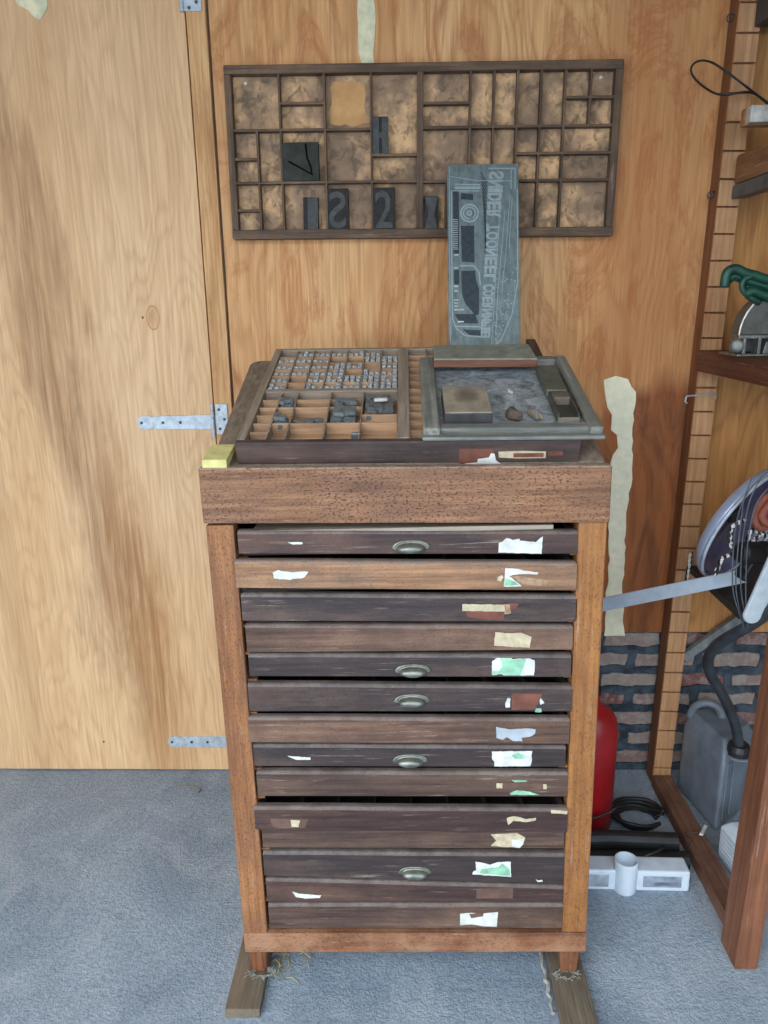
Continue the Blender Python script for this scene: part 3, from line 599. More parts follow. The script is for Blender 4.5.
for k in range(1, 7): boxes('divider', [(uc+(ud-uc)*k/7-t2, uc+(ud-uc)*k/7+t2, 0.014, V1-0.012, -0.036, -0.003)], cw, tcase)
# marks on the front rail
def fl(px_, py_): p = SL.inverted() @ hit(px_, py_, P=P0+SL.to_3x3() @ Vector((0, -0.002, 0)), n=SL.to_3x3() @ Vector((0, 1, 0))); return p.x, p.z
def fscrap(pts, mat, off, name='paper_label'):
    P = [fl(400+.2865*u, 330+.2863*v) for u, v in pts]; bm = B(); add_prism(bm, [(x, -0.002-off, z) for x, z in P], (0, off+0.0003, 0)); obj(name, bm, mat, tcase)
fscrap([(208,415),(328,415),(328,462),(300,466),(205,466)], PM['redb'], .0004)
fscrap([(318,430),(330,432),(335,455),(355,468),(352,474),(225,470),(228,466),(270,462),(272,450),(310,445)], PM['white'], .0009)
fscrap([(343,425),(420,422),(510,424),(508,447),(400,448),(345,445)], PM['cream'], .0006)
fscrap([(395,430),(502,429),(500,443),(396,444)], PM['redb'], .0011); fscrap([(515,425),(565,422),(570,436),(520,440)], PM['redb'], .0005)

# metal sorts -----------------------------------------------------------
lead = plain('type_metal', (214, 222, 224), 0.32, 0.3, c2=(120, 128, 132), scale=200)
leadd = plain('dull_type_metal', (136, 144, 146), 0.42, 0.35, c2=(96, 104, 106), scale=150)
def sort_mesh(w_, d_, h):
    bm = B(); add_box(bm, -w_/2, w_/2, -d_/2, d_/2, 0, h-0.0012)
    add_box(bm, -w_*.36, -w_*.12, -d_*.38, d_*.38, h-0.0012, h); add_box(bm, w_*.12, w_*.36, -d_*.38, d_*.38, h-0.0012, h); add_box(bm, -w_*.12, w_*.12, -d_*.08, d_*.1, h-0.0012, h)
    me = bpy.data.meshes.new('metal_type_sort'); bmesh.ops.recalc_face_normals(bm, faces=bm.faces); bm.to_mesh(me); bm.free(); return me
me_up = sort_mesh(0.0098, 0.012, 0.0235); me_up.materials.append(lead.m)
me_ly = sort_mesh(0.0085, 0.010, 0.0235); me_ly.materials.append(leadd.m)
def put_sort(me, loc, rot, label, group):
    o = bpy.data.objects.new('metal_type_sort', me); COL.objects.link(o)
    o.matrix_world = SL @ Matrix.Translation(loc) @ Euler(rot).to_matrix().to_4x4(); tag(o, label, 'type sort', group)
filled = {5: [1, 2, 3, 5, 6], 4: [5, 2, 6], 3: [0, 1, 2, 3, 4, 6], 2: [2, 3, 5, 6, 0, 1], 1: [2, 3, 4, 5, 6, 0], 0: [0, 2, 4, 5, 6]}
filled = {5: [1,2,3,4,5], 4: [0,1,2,5,6], 3: [0,1,2,3,4,6], 2: [0,1,2,3,5,6], 1: [0,2,3,4,5,6], 0: [0,2,3,4,5,6]}
for r, cl_ in filled.items():
    for c_ in cl_:
        xs = colu[c_]+t2; w_ = (colu[c_+1]-colu[c_]-2*t2); n = 3
        for k in range(n):
            for q in (0, 1):
                if q == 1 and random.random() < (0.9 if c_ < 3 else 0.45): continue
                put_sort(me_up, (xs+w_*(k+0.5)/n, rows[r]+t2+0.0135+q*0.0185, -0.0263+random.uniform(0,.0012)), (0, 0, random.uniform(-.1, .1)), 'small silvery metal type sort standing in an upper left compartment of the open case', 'metal type standing in the upper compartments')
def pile(c0, c1, ra, rb, n, m=1.0):
    xa, xb_ = lc[c0]+0.013, lc[c1]-0.013; ya, yb = lr[rb]+0.012, lr[ra]-0.012
    cell = []
    nx = max(1, int((xb_-xa)/0.0235)+1); ny = max(1, int((yb-ya)/0.0125)+1)
    spots = [(xa+(xb_-xa)*(i+.5)/nx if nx > 1 else (xa+xb_)/2, ya+(yb-ya)*(j+.5)/ny if ny > 1 else (ya+yb)/2, 0) for i in range(nx) for j in range(ny)]
    random.shuffle(spots); spots.sort(key=lambda q: -q[1]+random.uniform(0, .02)); spots = (spots + [(x, y, 1) for x, y, _ in spots] + [(x, y, 1.9) for x, y, _ in spots])[:n]
    for x, y, lay in spots:
        put_sort(me_ly, (x-0.011, y, -0.0210+lay*0.0108), (0, math.pi/2, random.choice((random.uniform(-.4, .4), random.uniform(-1.6, 1.6)))), 'grey metal type sort lying loose in a lower left compartment of the open case', 'loose metal type in the lower compartments')
pile(1, 2, 1, 2, 6); pile(3, 4, 1, 2, 14); pile(4, 5, 0, 3, 46); pile(1, 2, 3, 4, 6); pile(2, 3, 3, 4, 10); pile(3, 4, 2, 4, 26)
whp = plain('white_chalk', (236, 236, 230), 0.7)
cx_, cy_ = uv(381, 408, -0.012); o = boxes('white_stick', [(-0.014, 0.014, -0.0035, 0.0035, 0, 0.006)], whp, None, 0.001); o.matrix_world = SL @ Matrix.Translation((cx_, cy_, 0.004)) @ Matrix.Rotation(0.1, 4, 'Z'); tag(o, 'short white stick lying on loose metal type in the open case', 'stick')
cx_, cy_ = uv(357, 434, -0.02); o = boxes('bright_metal_slug', [(-0.009, 0.009, -0.004, 0.004, 0, 0.026)], plain('bright_metal', (176, 184, 192), 0.3, 0.7), None, 0.0008); o.matrix_world = SL @ Matrix.Translation((cx_, 0.040, -0.0263)); tag(o, 'bright upright metal slug in a front compartment of the open case', 'metal slug')

# ------------------------------------------------------------------ wooden galley lying on the case
gal = thing('galley_tray', 'dirty grey galley tray with raised rails lying on the right of the type case', 'tray', SL @ Vector((0.195, -0.03, 0.0012)), (TH, 0, 0))
gw = wood('galley_grey_wood', (154, 154, 142), (92, 96, 92), 'Y', fine=110, dirt=(78, 84, 82), dirtamt=0.6, rough=0.55)
gwx = wood('galley_grey_wood_cross', (148, 148, 138), (90, 94, 90), 'X', fine=110, dirt=(76, 82, 82), dirtamt=0.6, rough=0.55)
gz = Mat('stained_zinc', 0.45, 0.35); nn = gz.noise((26, 26, 26), detail=7, rough=0.75, dist=1.2)
gz.col(gz.mix(gz.ramp(nn, [(0.35, 0.0), (0.62, 1.0)]), (96, 108, 114), (190, 202, 208))).bump(nn, 0.25, 0.002)
GX0, GX1, GY0, GY1 = -0.167, 0.172, 0.037, 0.440
boxes('zinc_floor', [(GX0+0.01, GX1-0.01, GY0+0.01, GY1-0.01, 0.001, 0.005)], gz, gal)
bm = B(); add_prism(bm, [(GX0, GY0, 0), (GX0+0.033, GY0, 0), (GX0+0.033, GY1, 0), (GX0, GY1, 0)], (0, 0, 0.021)); obj('side_rail', bm, gw, gal, 0.005, seg=3)
bm = B(); add_prism(bm, [(GX1-0.026, GY0, 0), (GX1, GY0, 0), (GX1, GY1, 0), (GX1-0.026, GY1, 0)], (0, 0, 0.021)); obj('side_rail', bm, gw, gal, 0.005, seg=3)
boxes('front_rail', [(GX0-0.002, GX1+0.002, GY0-0.012, GY0+0.014, 0, 0.008)], gwx, gal, 0.003)
boxes('front_rail', [(GX0+0.03, GX1-0.022, GY0+0.010, GY0+0.036, 0, 0.0165)], gwx, gal, 0.004)
boxes('back_rail', [(GX0+0.033, GX1-0.026, GY1-0.028, GY1, 0, 0.02)], gwx, gal, 0.004)
def onsl(name, label, cat, u, v, h=0.0068, rz=0.0):
    t = thing(name, label, cat); t.matrix_world = SL @ Matrix.Translation((u, v, h)) @ Matrix.Rotation(rz, 4, 'Z'); return t
# dirty block
blk = onsl('printing_block', 'square dusty wooden printing block at front left of the galley tray', 'printing block', 0.1165, 0.118)
bm = B(); add_hex(bm, [(-.047, -.068, 0), (.047, -.066, 0), (.047, .07, 0), (-.047, .072, 0)], [(-.046, -.068, .026), (.046, -.066, .026), (.045, .069, .026), (-.046, .071, .026)]); obj('block_body', bm, plain('black_wood', (66, 66, 66), 0.7), blk, 0.002)
bm = B(); add_box(bm, -.0455, .0455, -.067, .069, .026, .029); dt = Mat('grimy_felt', 0.85)
nn = dt.noise((24, 24, 24), detail=6, rough=0.7); c = dt.mix(dt.ramp(nn, [(0.35, 0.0), (0.65, 1.0)]), (164, 150, 128), (124, 116, 102)); bl = dt.blob(0.0, 0.015, 0.03, 0.045, 'XY', 0.02); c = dt.mix(dt.math('MULTIPLY', bl, 0.7), c, (78, 64, 52)); dt.col(c).bump(nn, 0.5, 0.003); obj('worn_face', bm, dt, blk, 0.0015)
# long box at the back
lb = onsl('long_printing_block', 'long grey-topped wooden block across the back of the galley tray', 'printing block', 0.172, 0.375, 0.0225)
bm = B(); add_hex(bm, [(-.113, -.04, 0), (.118, -.046, 0), (.112, .055, 0), (-.112, .055, 0)], [(-.113, -.04, .017), (.118, -.046, .017), (.112, .055, .017), (-.112, .055, .017)]); obj('wooden_base', bm, wood('red_brown_block', (120, 78, 60), (70, 42, 36), 'X'), lb, 0.001)
bm = B(); add_hex(bm, [(-.113, -.04, .0172), (.118, -.046, .0172), (.112, .055, .0172), (-.112, .055, .0172)], [(-.112, -.039, .0205), (.117, -.045, .0205), (.111, .054, .0205), (-.111, .054, .0205)]); obj('metal_face', bm, plain('grey_green_metal', (144, 148, 132), 0.6, 0.1, c2=(112, 116, 106), scale=30), lb, 0.001)
bm = B(); add_box(bm, -.108, .112, -.0462, -.0436, -0.0145, 0.0018); 
bm.free()
# small dark block behind it on the right
o = boxes('small_dark_block', [(0.0, 0.022, 0, 0.132, 0, 0.016)], wood('dark_red_offcut', (96, 72, 64), (56, 40, 38), 'Y'), None, 0.0015); o.matrix_world = SL @ Matrix.Translation((0.293, 0.395, 0.001)) @ Matrix.Translation((0, 0.02, 0.0225)) @ Matrix.Rotation(0.05, 4, 'Z'); o.matrix_world = SL @ Matrix.Translation((0.296, 0.412, 0.0015)); tag(o, 'dark reddish wooden strip at the back right of the galley tray', 'wood strip')
# grey bar and channel
gb = onsl('metal_bar', 'grey metal furniture bar at the right of the galley tray', 'metal bar', 0.308, 0.252)
boxes('bar_body', [(-.021, .022, -.072, .075, 0, .022)], plain('grey_green_metal_bar', (104, 108, 94), 0.5, 0.3), gb, 0.003)
chn = onsl('metal_channel', 'small open metal channel in the front right corner of the galley tray', 'metal channel', 0.314, 0.118)
cm = plain('dark_channel_metal', (92, 92, 84), 0.45, 0.5)
boxes('channel_wall', [(-.024, -.020, -.056, .056, 0, .02)], cm, chn, 0.0006); boxes('channel_wall', [(.014, .018, -.056, .056, 0, .02)], cm, chn, 0.0006)
boxes('channel_floor', [(-.020, .014, -.054, .056, 0, .004)], cm, chn); boxes('end_stop', [(-.020, .014, .02, .05, .004, .022)], plain('brownish_stop', (110, 98, 84), 0.6), chn, 0.002); boxes('end_stop', [(-.024, .018, -.0595, -.056, 0, .012)], plain('pale_stop', (138, 132, 116), 0.6), chn, 0.0006)
# two lumps
def lump(u, v, sx, sy, sz, mat, label, rz, seed, h=0.0068):
    random.seed(seed); bm = B(); bmesh.ops.create_icosphere(bm, subdivisions=3, radius=1)
    for v_ in bm.verts:
        k = 1+0.22*math.sin(v_.co.x*3.1+seed)*math.cos(v_.co.y*4.3+seed*2)+random.uniform(-.06, .06); v_.co = Vector((v_.co.x*sx*k, v_.co.y*sy*k, max(v_.co.z, -0.75)*sz*k))
    mz = min(v_.co.z for v_ in bm.verts)
    for v_ in bm.verts: v_.co.z -= mz
    o = obj('lump', bm, mat, None); o.matrix_world = SL @ Matrix.Translation((u, v, h)) @ Matrix.Rotation(rz, 4, 'Z'); tag(o, label, 'lump'); random.seed(seed+50); return o
lump(0.206, 0.082, 0.014, 0.022, 0.012, plain('brown_crumbly', (98, 84, 70), 0.9, bump=0.5), 'brown crumbly lump in the middle of the galley tray', 0.3, 3)
lump(0.250, 0.086, 0.009, 0.025, 0.009, plain('pale_crumbly', (138, 128, 114), 0.9, bump=0.5), 'pale slanting lump left of the metal channel in the galley tray', 0.4, 5)
lump(0.218, 0.218, 0.005, 0.009, 0.004, plain('white_crumb', (214, 218, 220), 0.8), 'small white crumb in the middle of the galley floor', 0.4, 8)

# ------------------------------------------------------------------ engraved plate leaning on the wall case
pb = SL @ Vector((0.196, 0.528, 0.002)); ptop_y = HY-0.010
PH = 0.520; an = math.asin((ptop_y-0.012-pb.y)/PH)
pl = thing('printing_plate', 'tall grey engraved metal printing plate leaning upright against the hanging case', 'printing plate', pb, (-an, 0, 0))
pg = Mat('blue_grey_plate', 0.5, 0.25); nn = pg.noise((60, 60, 22), detail=6, rough=0.7)
pg.col(pg.mix(pg.ramp(nn, [(0.35, 0.0), (0.65, 1.0)]), (98, 114, 116), (134, 150, 150))).bump(nn, 0.2, 0.001)
pg2 = plain('plate_raised', (168, 184, 186), 0.45, 0.15, c2=(146, 162, 164), scale=120); pg3 = plain('plate_recess', (66, 78, 84), 0.55, 0.2, scale=80)
PW = 0.0885
# plate pixel -> plate coords (crop 536x1024 of region 430..540 x 150..360)
plM = Matrix.Translation(pb) @ Matrix.Rotation(-an, 4, 'X'); plN = plM.to_3x3() @ Vector((0, 1, 0))
def pp(u, v):
    p = plM.inverted() @ hit(430+u*.2052, 150+v*.2051, P=pb, n=plN); return p.x, p.z
c4 = [pp(92, 958), pp(441, 958), pp(431, 66), pp(83, 72)]; c4[0] = (c4[0][0], 0.0); c4[1] = (c4[1][0], 0.0)
bm = B(); add_prism(bm, [(x, 0, z) for x, z in c4], (0, 0.012, 0)); obj('plate_body', bm, pg, pl, 0.001)
def rel(name, polys, mat, th=0.001, bev=0.0):
    bm = B()
    for P in polys: add_prism(bm, [(x, -th, z) for x, z in [pp(*q) for q in P]], (0, th+0.0002, 0))
    return obj(name, bm, mat, pl)
def line(p, q, w_=4):
    dx, dy = q[0]-p[0], q[1]-p[1]; L = math.hypot(dx, dy) or 1; nx, ny = -dy/L*w_/2, dx/L*w_/2
    return [(p[0]+nx, p[1]+ny), (q[0]+nx, q[1]+ny), (q[0]-nx, q[1]-ny), (p[0]-nx, p[1]-ny)]
def poly(pts, w_=4): return [line(a, b, w_) for a, b in zip(pts, pts[1:])]
rel('dark_panel', [[(150,370),(215,370),(217,548),(155,545)], [(152,590),(220,588),(226,640),(240,680),(238,800),(222,808),(170,745),(155,700)], [(152,210),(210,215),(210,245),(150,240)],
    [(160,875),(250,880),(250,905),(190,902)], [(112,200),(140,200),(142,505),(114,505)], [(116,585),(142,585),(142,655),(118,655)], [(118,800),(220,800),(235,845),(150,845)]], pg3, 0.0005)
rel('raised_border', poly([(104,195),(106,500),(108,700),(110,820),(128,870),(170,905),(250,912),(290,912)], 6) + poly([(94,80),(96,500),(98,840),(100,930)], 3) + poly([(425,190),(428,640),(400,800),(345,930),(310,955)], 5) + poly([(120,860),(255,862)], 6)
    + poly([(145,565),(215,565),(240,600),(245,660)], 7) + poly([(100,130),(230,150),(390,150)], 3) + poly([(120,185),(245,185)], 12) + poly([(120,168),(245,170)], 6) + poly([(110,200),(240,200)], 4) + poly([(395,90),(395,190)], 5) + poly([(415,90),(415,190)], 5) + poly([(285,90),(415,90)], 6)
    + poly([(345,210),(300,950)], 3) + poly([(365,300),(330,700),(320,900)], 3) + poly([(390,220),(370,500),(350,700)], 3) + poly([(400,230),(385,480)], 3), pg2, 0.001)
tickm = plain('bright_tick', (214, 226, 230), 0.4, 0.2)
for tk in [line((118, v), (138+e, v), 6) for v, e in ((665,0),(688,0),(732,0),(747,0),(762,0),(779,28),(512,0),(575,0))] + [line((136, 838), (165, 838), 6)] + [line((112, 340+9*k), (136, 340+9*k), 2.5) for k in range(17)]: rel('raised_tick', [tk], tickm, 0.0012)
rg = []
for R1, R2, n in ((46, 38, 26), (32, 26, 20), (14, 6, 12)):
    for k in range(n):
        a, b_ = 2*math.pi*k/n, 2*math.pi*(k+1)/n; cxx, cyy = 192, 308
        if R1 == 32 and k in (3, 4): continue
        rg.append([(cxx+R1*math.cos(a), cyy+R1*math.sin(a)), (cxx+R1*math.cos(b_), cyy+R1*math.sin(b_)), (cxx+R2*math.cos(b_), cyy+R2*math.sin(b_)), (cxx+R2*math.cos(a), cyy+R2*math.sin(a))])
rel('raised_roundel', rg, pg2, 0.0011)
random.seed(11); hat = [line((250+k*1.5-3, 110+k*19), (275-k*.6+3, 160+k*19), 4.5) for k in range(19)]; rel('hatching', hat, pg3, 0.0006)
spk = []
for k in range(120):
    v = random.uniform(560, 930); umax = 420 if v < 720 else 420-(v-720)*0.45; u = random.uniform(325-(v-560)*.05, umax); s_ = random.uniform(2, 6); spk.append([(u, v), (u+s_, v+2), (u+s_*.8, v+s_+2), (u-1, v+s_)])
rel('speckle', spk, pg2, 0.0008)
def letters(txt, v0, v1, ul0, ur0, ul1, ur1):
    """mirror-reading raised capitals running down the plate, tops to the left"""
    n = len(txt); tot = sum(0.55 if c == 'I' else (0.6 if c == ' ' else 1) for c in txt); v = v0
    for c in txt:
        dv = (v1-v0)/tot*(0.55 if c == 'I' else (0.6 if c == ' ' else 1))
        if c != ' ':
            t = ((v+dv/2)-v0)/(v1-v0); ul, ur = ul0+(ul1-ul0)*t, ur0+(ur1-ur0)*t
            xa, za = pp(ul, v+dv*.06); xb_, zb2 = pp(ur, v+dv*.94)
            R = Matrix(((0, 0, -1, 0), (0, 1, 0, 0), (-1, 0, 0, 0), (0, 0, 0, 1)))
            o = glyph('raised_letter', c, abs(xb_-xa), abs(za-zb2), 0.0016, pg2, pl, ((xa+xb_)/2, -0.0008, (za+zb2)/2), False, R)
            bmx = B(); bmx.from_mesh(o.data); bmesh.ops.recalc_face_normals(bmx, faces=bmx.faces); bmx.to_mesh(o.data); bmx.free()
        v += dv
letters('SNIDER TOONEEL', 105, 645, 286, 362, 262, 318)
letters('COERNMBIE', 655, 912, 258, 316, 246, 292)

# ------------------------------------------------------------------ boards under the feet
bw = wood('weathered_grey_board', (128, 116, 98), (84, 74, 62), 'Y', fine=150, ringamt=0.2, dirt=(96, 90, 80), dirtamt=0.4, rough=0.85)
bwe = plain('board_end', (170, 158, 120), 0.8)
def fboard(x0, x1, x0b, x1b, y0, y1, label, z=0.022):
    bm = B(); add_hex(bm, [(x0, y0, 0.001), (x1, y0, 0.001), (x1b, y1, 0.001), (x0b, y1, 0.001)], [(x0, y0+.003, z), (x1, y0+.003, z), (x1b, y1, z), (x0b, y1, z)])
    return tag(obj('floor_board', bm, bw, None, 0.0015), label, 'board')
fboard(-0.405, -0.328, -0.41, -0.333, 1.313, 2.02, 'short weathered board on the floor under the left cabinet feet')
fboard(0.329, 0.407, 0.325, 0.403, 1.16, 2.02, 'weathered board on the floor under the right cabinet feet')
straw = plain('dry_straw', (196, 178, 120), 0.8); grn = plain('green_stalk', (130, 164, 120), 0.7)
random.seed(4)
for k in range(16):
    x, y = -0.31+random.uniform(-.02, .07), 1.44+random.uniform(-.03, .05); a = random.uniform(0, 6.28); L = random.uniform(.015, .04)
    bm = B(); add_tube(bm, [(x, y, .0025), (x+L*.5*math.cos(a), y+L*.5*math.sin(a), .004+random.uniform(0, .012)), (x+L*math.cos(a), y+L*math.sin(a), .003)], .0013, 5)
    tag(obj('straw_stalk', bm, straw), 'short dry straw stalk in the debris by the left cabinet foot', 'straw', 'straw bits by the left foot')
a, b_ = hit(276, 962, Z=0.01), hit(284, 981, Z=0.004)
bm = B(); add_tube(bm, [a, a.lerp(b_, .5)+Vector((0, 0, .004)), b_], .0013, 6); tag(obj('green_stalk', bm, grn), 'single thin green stalk pointing forward from the left cabinet foot', 'stalk')
tuft = plain('pale_fluff', (170, 168, 158), 0.95, bump=0.6)
for (x, y, sx, sy, lab) in ((-0.340, 1.405, .028, .012, 'grey fluff around the foot of the left cabinet leg'), (0.362, 1.408, .026, .010, 'grey fluff around the foot of the right cabinet leg')):
    bm = B(); random.seed(int(x*100)+60)
    for k in range(60):
        a = random.uniform(0, 6.28); r = random.uniform(.75, 1.15); p = Vector((x+math.cos(a)*sx*r, y+math.sin(a)*sy*r+.004, .0245)); q = p+Vector((random.uniform(-.012, .012), random.uniform(-.012, .006), random.uniform(.001, .008)))
        add_tube(bm, [p, p.lerp(q, .5)+Vector((0, 0, .003)), q], .0008, 4)
    tag(obj('fluff', bm, tuft), lab, 'fluff', kind='stuff')
# edge crud beside the right board
bm = B(); random.seed(9); pts = []
for k in range(14): pts.append((0.318+random.uniform(-.004, .004), 1.33+k*0.0125, 0.004))
add_tube(bm, pts, [random.uniform(.003, .006) for _ in pts], 6); tag(obj('plaster_crust', bm, plain('plaster_crust_grey', (176, 176, 168), 0.95, bump=0.6)), 'thin crust of plaster along the left edge of the right floor board', 'crust')
# bent twig on the floor at left
a = [hit(x, y, Z=0.004) for x, y in ((179,787),(190,786),(200,789),(198,793))]
bm = B(); add_tube(bm, smooth_path(a, 5), .0022, 6); tag(obj('twig', bm, plain('twig_tan', (150, 136, 112), 0.9)), 'small bent twig on the concrete near the door', 'twig')
random.seed(21)

# ------------------------------------------------------------------ shelf unit at the right
su = wood('brown_shelf_timber', (150, 98, 68), (94, 58, 40), 'Z', fine=80, ringamt=0.3, dirt=(110, 66, 44), dirtamt=0.5)
suy = wood('brown_shelf_timber_length', (136, 98, 76), (84, 54, 42), 'Y', fine=80, ringamt=0.3, dirt=(60, 40, 32), dirtamt=0.5)
nt = wood('notched_pine', (214, 168, 122), (170, 120, 80), 'Z', fine=90, ringamt=0.25, dirt=(150, 104, 68), dirtamt=0.3)
ntb = wood('notched_pine_side', (150, 98, 64), (100, 62, 40), 'Z', fine=90)
UPR = thing('notched_upright', 'tall notched wooden shelf upright standing against the plywood wall', 'upright', (0.8205, 2.165, 0.0), (0, 0.0185, 0))
hw_ = 0.0275
boxes('upright_body', [(-hw_, hw_, 0.010, 0.066, 0.0, 2.6)], ntb, UPR, 0.001)
ker = [0.0625+0.0675*k for k in range(38)]
bm = B(); z = 0.001
for k in ker+[2.6]: add_box(bm, -hw_, hw_, 0, 0.0101, z, k-0.0025); z = k+0.0025
obj('notched_face', bm, nt, UPR, 0.0008)
for px_, py_ in ((729, 20), (710, 196)):
    p = hit(px_, py_, Y=2.20); bm = B(); pts = [p+Vector((-.004+.006*math.cos(a), -.012, .009*math.sin(a))) for a in [2*math.pi*k/12 for k in range(13)]]; add_tube(bm, pts, .0018, 6); add_tube(bm, [pts[3], pts[3]+Vector((.012, .004, 0))], .0018, 6)
    o = obj('screw_eye', bm, dkmetal); o.parent = UPR; o.matrix_parent_inverse = (Matrix.Translation((0.8205, 2.165, 0)) @ Matrix.Rotation(0.0185, 4, 'Y')).inverted()
p0, p1 = hit(687, 396, Y=2.158), hit(716, 394, Y=2.158)
bm = B(); add_tube(bm, [p0+Vector((.003, 0, -.02)), p0+Vector((-.004, 0, -.016)), p0+Vector((-.002, 0, -.004)), p0, p1, p1+Vector((0, 0, -.014)), p1+Vector((-.006, 0, -.016))], .0022, 6); tag(obj('wire_clip', bm, zinc), 'bent galvanised wire clip across the notched upright below the saw shelf', 'clip')
# front post, floor beam
bm = B(); add_hex(bm, [(0.763, 1.455, 0.0), (0.817, 1.455, 0.0), (0.817, 1.538, 0.0), (0.763, 1.538, 0.0)], [(0.790, 1.455, 1.3), (0.844, 1.455, 1.3), (0.844, 1.538, 1.3), (0.790, 1.538, 1.3)]); tag(obj('shelf_post', bm, su, None, 0.003), 'thick brown front post of the shelf standing on the concrete', 'post')
boxes_o = boxes('floor_beam', [(0.788, 0.850, 1.542, 2.160, 0.0, 0.040)], suy, None, 0.003); tag(boxes_o, 'long brown wooden beam on the floor between shelf post and wall', 'beam')
# lower shelf carrying the saw
sf = wood('red_brown_shelf', (108, 62, 42), (68, 36, 26), 'Y', fine=70, ringamt=0.2)
bm = B(); add_box(bm, 0.806, 1.45, 1.2, 2.163, 1.325, 1.381); tag(obj('shelf_board', bm, sf, None, 0.002), 'thick red-brown shelf board under the circular saw', 'shelf')
# middle shelf board
bm = B(); add_box(bm, 0.838, 1.45, 1.80, 2.15, 0.735, 0.757); tag(obj('shelf_board', bm, plain('dark_shelf', (62, 58, 56), 0.7), None, 0.002), 'dark lower shelf board under the round dish and tangled cables', 'shelf')
# upper shelf and the one above
bm = B(); add_box(bm, 0.853, 1.45, 1.2, 2.15, 1.800, 1.872); o = obj('shelf_board', bm, wood('tan_brown_shelf', (152, 110, 74), (104, 70, 46), 'Y'), None, 0.010); tag(o, 'brown upper shelf board with a grey metal strip beneath', 'shelf')
boxes('metal_strip', [(0.856, 0.89, 1.2, 2.155, 1.768, 1.7995)], plain('grey_blue_strip', (98, 108, 112), 0.5, 0.3), o)
bm = B(); add_box(bm, 0.872, 1.45, 1.2, 2.163, 2.165, 2.24); o = obj('shelf_board', bm, plain('dark_top_shelf', (72, 70, 68), 0.7), None, 0.004); tag(o, 'dark topmost shelf board in the upper right corner', 'shelf')
# bracket behind + white painted board end
_p = hit(751, 113, Y=2.03); pbx, pbz = _p.x, _p.z
boxes_b = boxes('painted_board', [(pbx, 1.3, 2.03, 2.06, pbz-.02, pbz+.018)], plain('white_paint', (214, 210, 200), 0.6), None, 0.003); tag(boxes_b, 'white painted board end above the upper brown shelf', 'board')
boxes_b = boxes('wall_batten', [(hit(745, 113, Y=2.061).x, 1.3, 2.061, 2.085, pbz-.022, pbz+.018)], wood('batten_brown', (176, 128, 84), (120, 80, 50), 'X'), None, 0.002); tag(boxes_b, 'brown wall batten behind the white painted board end', 'batten')

# circular saw ------------------------------------------------------------
# lies on the shelf (top 1.381), seen end-on: half-round guard, flat base plate, lock knob
SY = 1.93
q0, q1 = hit(730, 341, Y=SY), hit(768, 341, Y=SY)
saw = thing('circular_saw', 'grey metal circular saw lying on the red-brown shelf under a green cable', 'saw', (q0.x, SY, 1.3815))
alu = plain('cast_aluminium', (142, 144, 138), 0.42, 0.55, c2=(96, 98, 94), scale=60); alud = plain('dirty_aluminium', (110, 112, 106), 0.5, 0.5)
gx = 0.118; gr = 0.112
bm = B(); arc = [(gx+gr*math.cos(math.pi*k/18), 0, 0.048+gr*math.sin(math.pi*k/18)) for k in range(19)]
add_prism(bm, [(x, -0.03, z) for x, _, z in arc], (0, 0.05, 0)); obj('blade_guard', bm, alud, saw, 0.004)
bm = B(); add_tube(bm, [(x, -0.034, z) for x, _, z in arc], 0.0028, 8); obj('guard_rim', bm, plain('bright_rim', (206, 208, 202), 0.35, 0.5), saw)
boxes('base_plate', [(-0.002, 0.30, -0.055, 0.06, 0.0005, 0.006)], alu, saw, 0.002)
boxes('base_rib', [(0.0, 0.30, -0.05, -0.04, 0.042, 0.050)], alu, saw, 0.001); boxes('base_rib', [(0.012, 0.018, -0.05, 0.03, 0.006, 0.046)], alu, saw, 0.001); boxes('motor_housing', [(0.03, 0.28, -0.02, 0.05, 0.006, 0.046)], plain('dark_housing', (56, 58, 58), 0.5), saw, 0.006)
bm = B(); add_prism(bm, [(0.062, -0.045, 0.006), (0.098, -0.045, 0.006), (0.088, -0.045, 0.036), (0.068, -0.045, 0.034)], (0, 0.02, 0)); obj('depth_bracket', bm, alu, saw, 0.001)
boxes('base_rib', [(0.046, 0.053, -0.052, 0.0, 0.006, 0.044)], alu, saw, 0.001)
bm = B(); add_lathe(bm, [(.010, -0.002), (.0145, 0), (.0155, .006), (.0145, .018), (.010, .022)], 14, Matrix.Translation((-0.001, -0.045, 0.023)) @ Matrix.Rotation(math.radians(75), 4, 'X') @ Matrix.Rotation(math.radians(-20), 4, 'Y')); obj('lock_knob', bm, plain('bright_knob', (140, 144, 140), 0.6, 0.2, scale=90), saw, 0.001)
green = plain('dark_green_rubber', (30, 82, 66), 0.45, c2=(18, 54, 44)); 
gp = [(724.5,287),(727,273),(735,269),(745,273),(756,276),(770,280)]
bm = B()
for dy_, off in ((0, 0), (0.012, 7), (0.02, 15), (-0.006, 22)):
    a0 = [(x+(0 if off == 0 else 18*(off > 10)), y+off) for x, y in gp]
    P = [hit(x, y, Y=SY-0.035+dy_) for x, y in (a0 if off < 1 else a0[1:])]; P.append(P[-1]+Vector((.10, 0, -.015))); add_tube(bm, smooth_path(P, 6), 0.0115, 10)
P = [hit(x, y, Y=SY-0.04) for x, y in ((760,303),(748,296),(742,288),(744,280),(752,276))]; add_tube(bm, smooth_path(P, 6), 0.007, 8)
tag(obj('green_cable', bm, green, None, smooth=True), 'thick dark green rubber cable looped over the circular saw', 'cable')

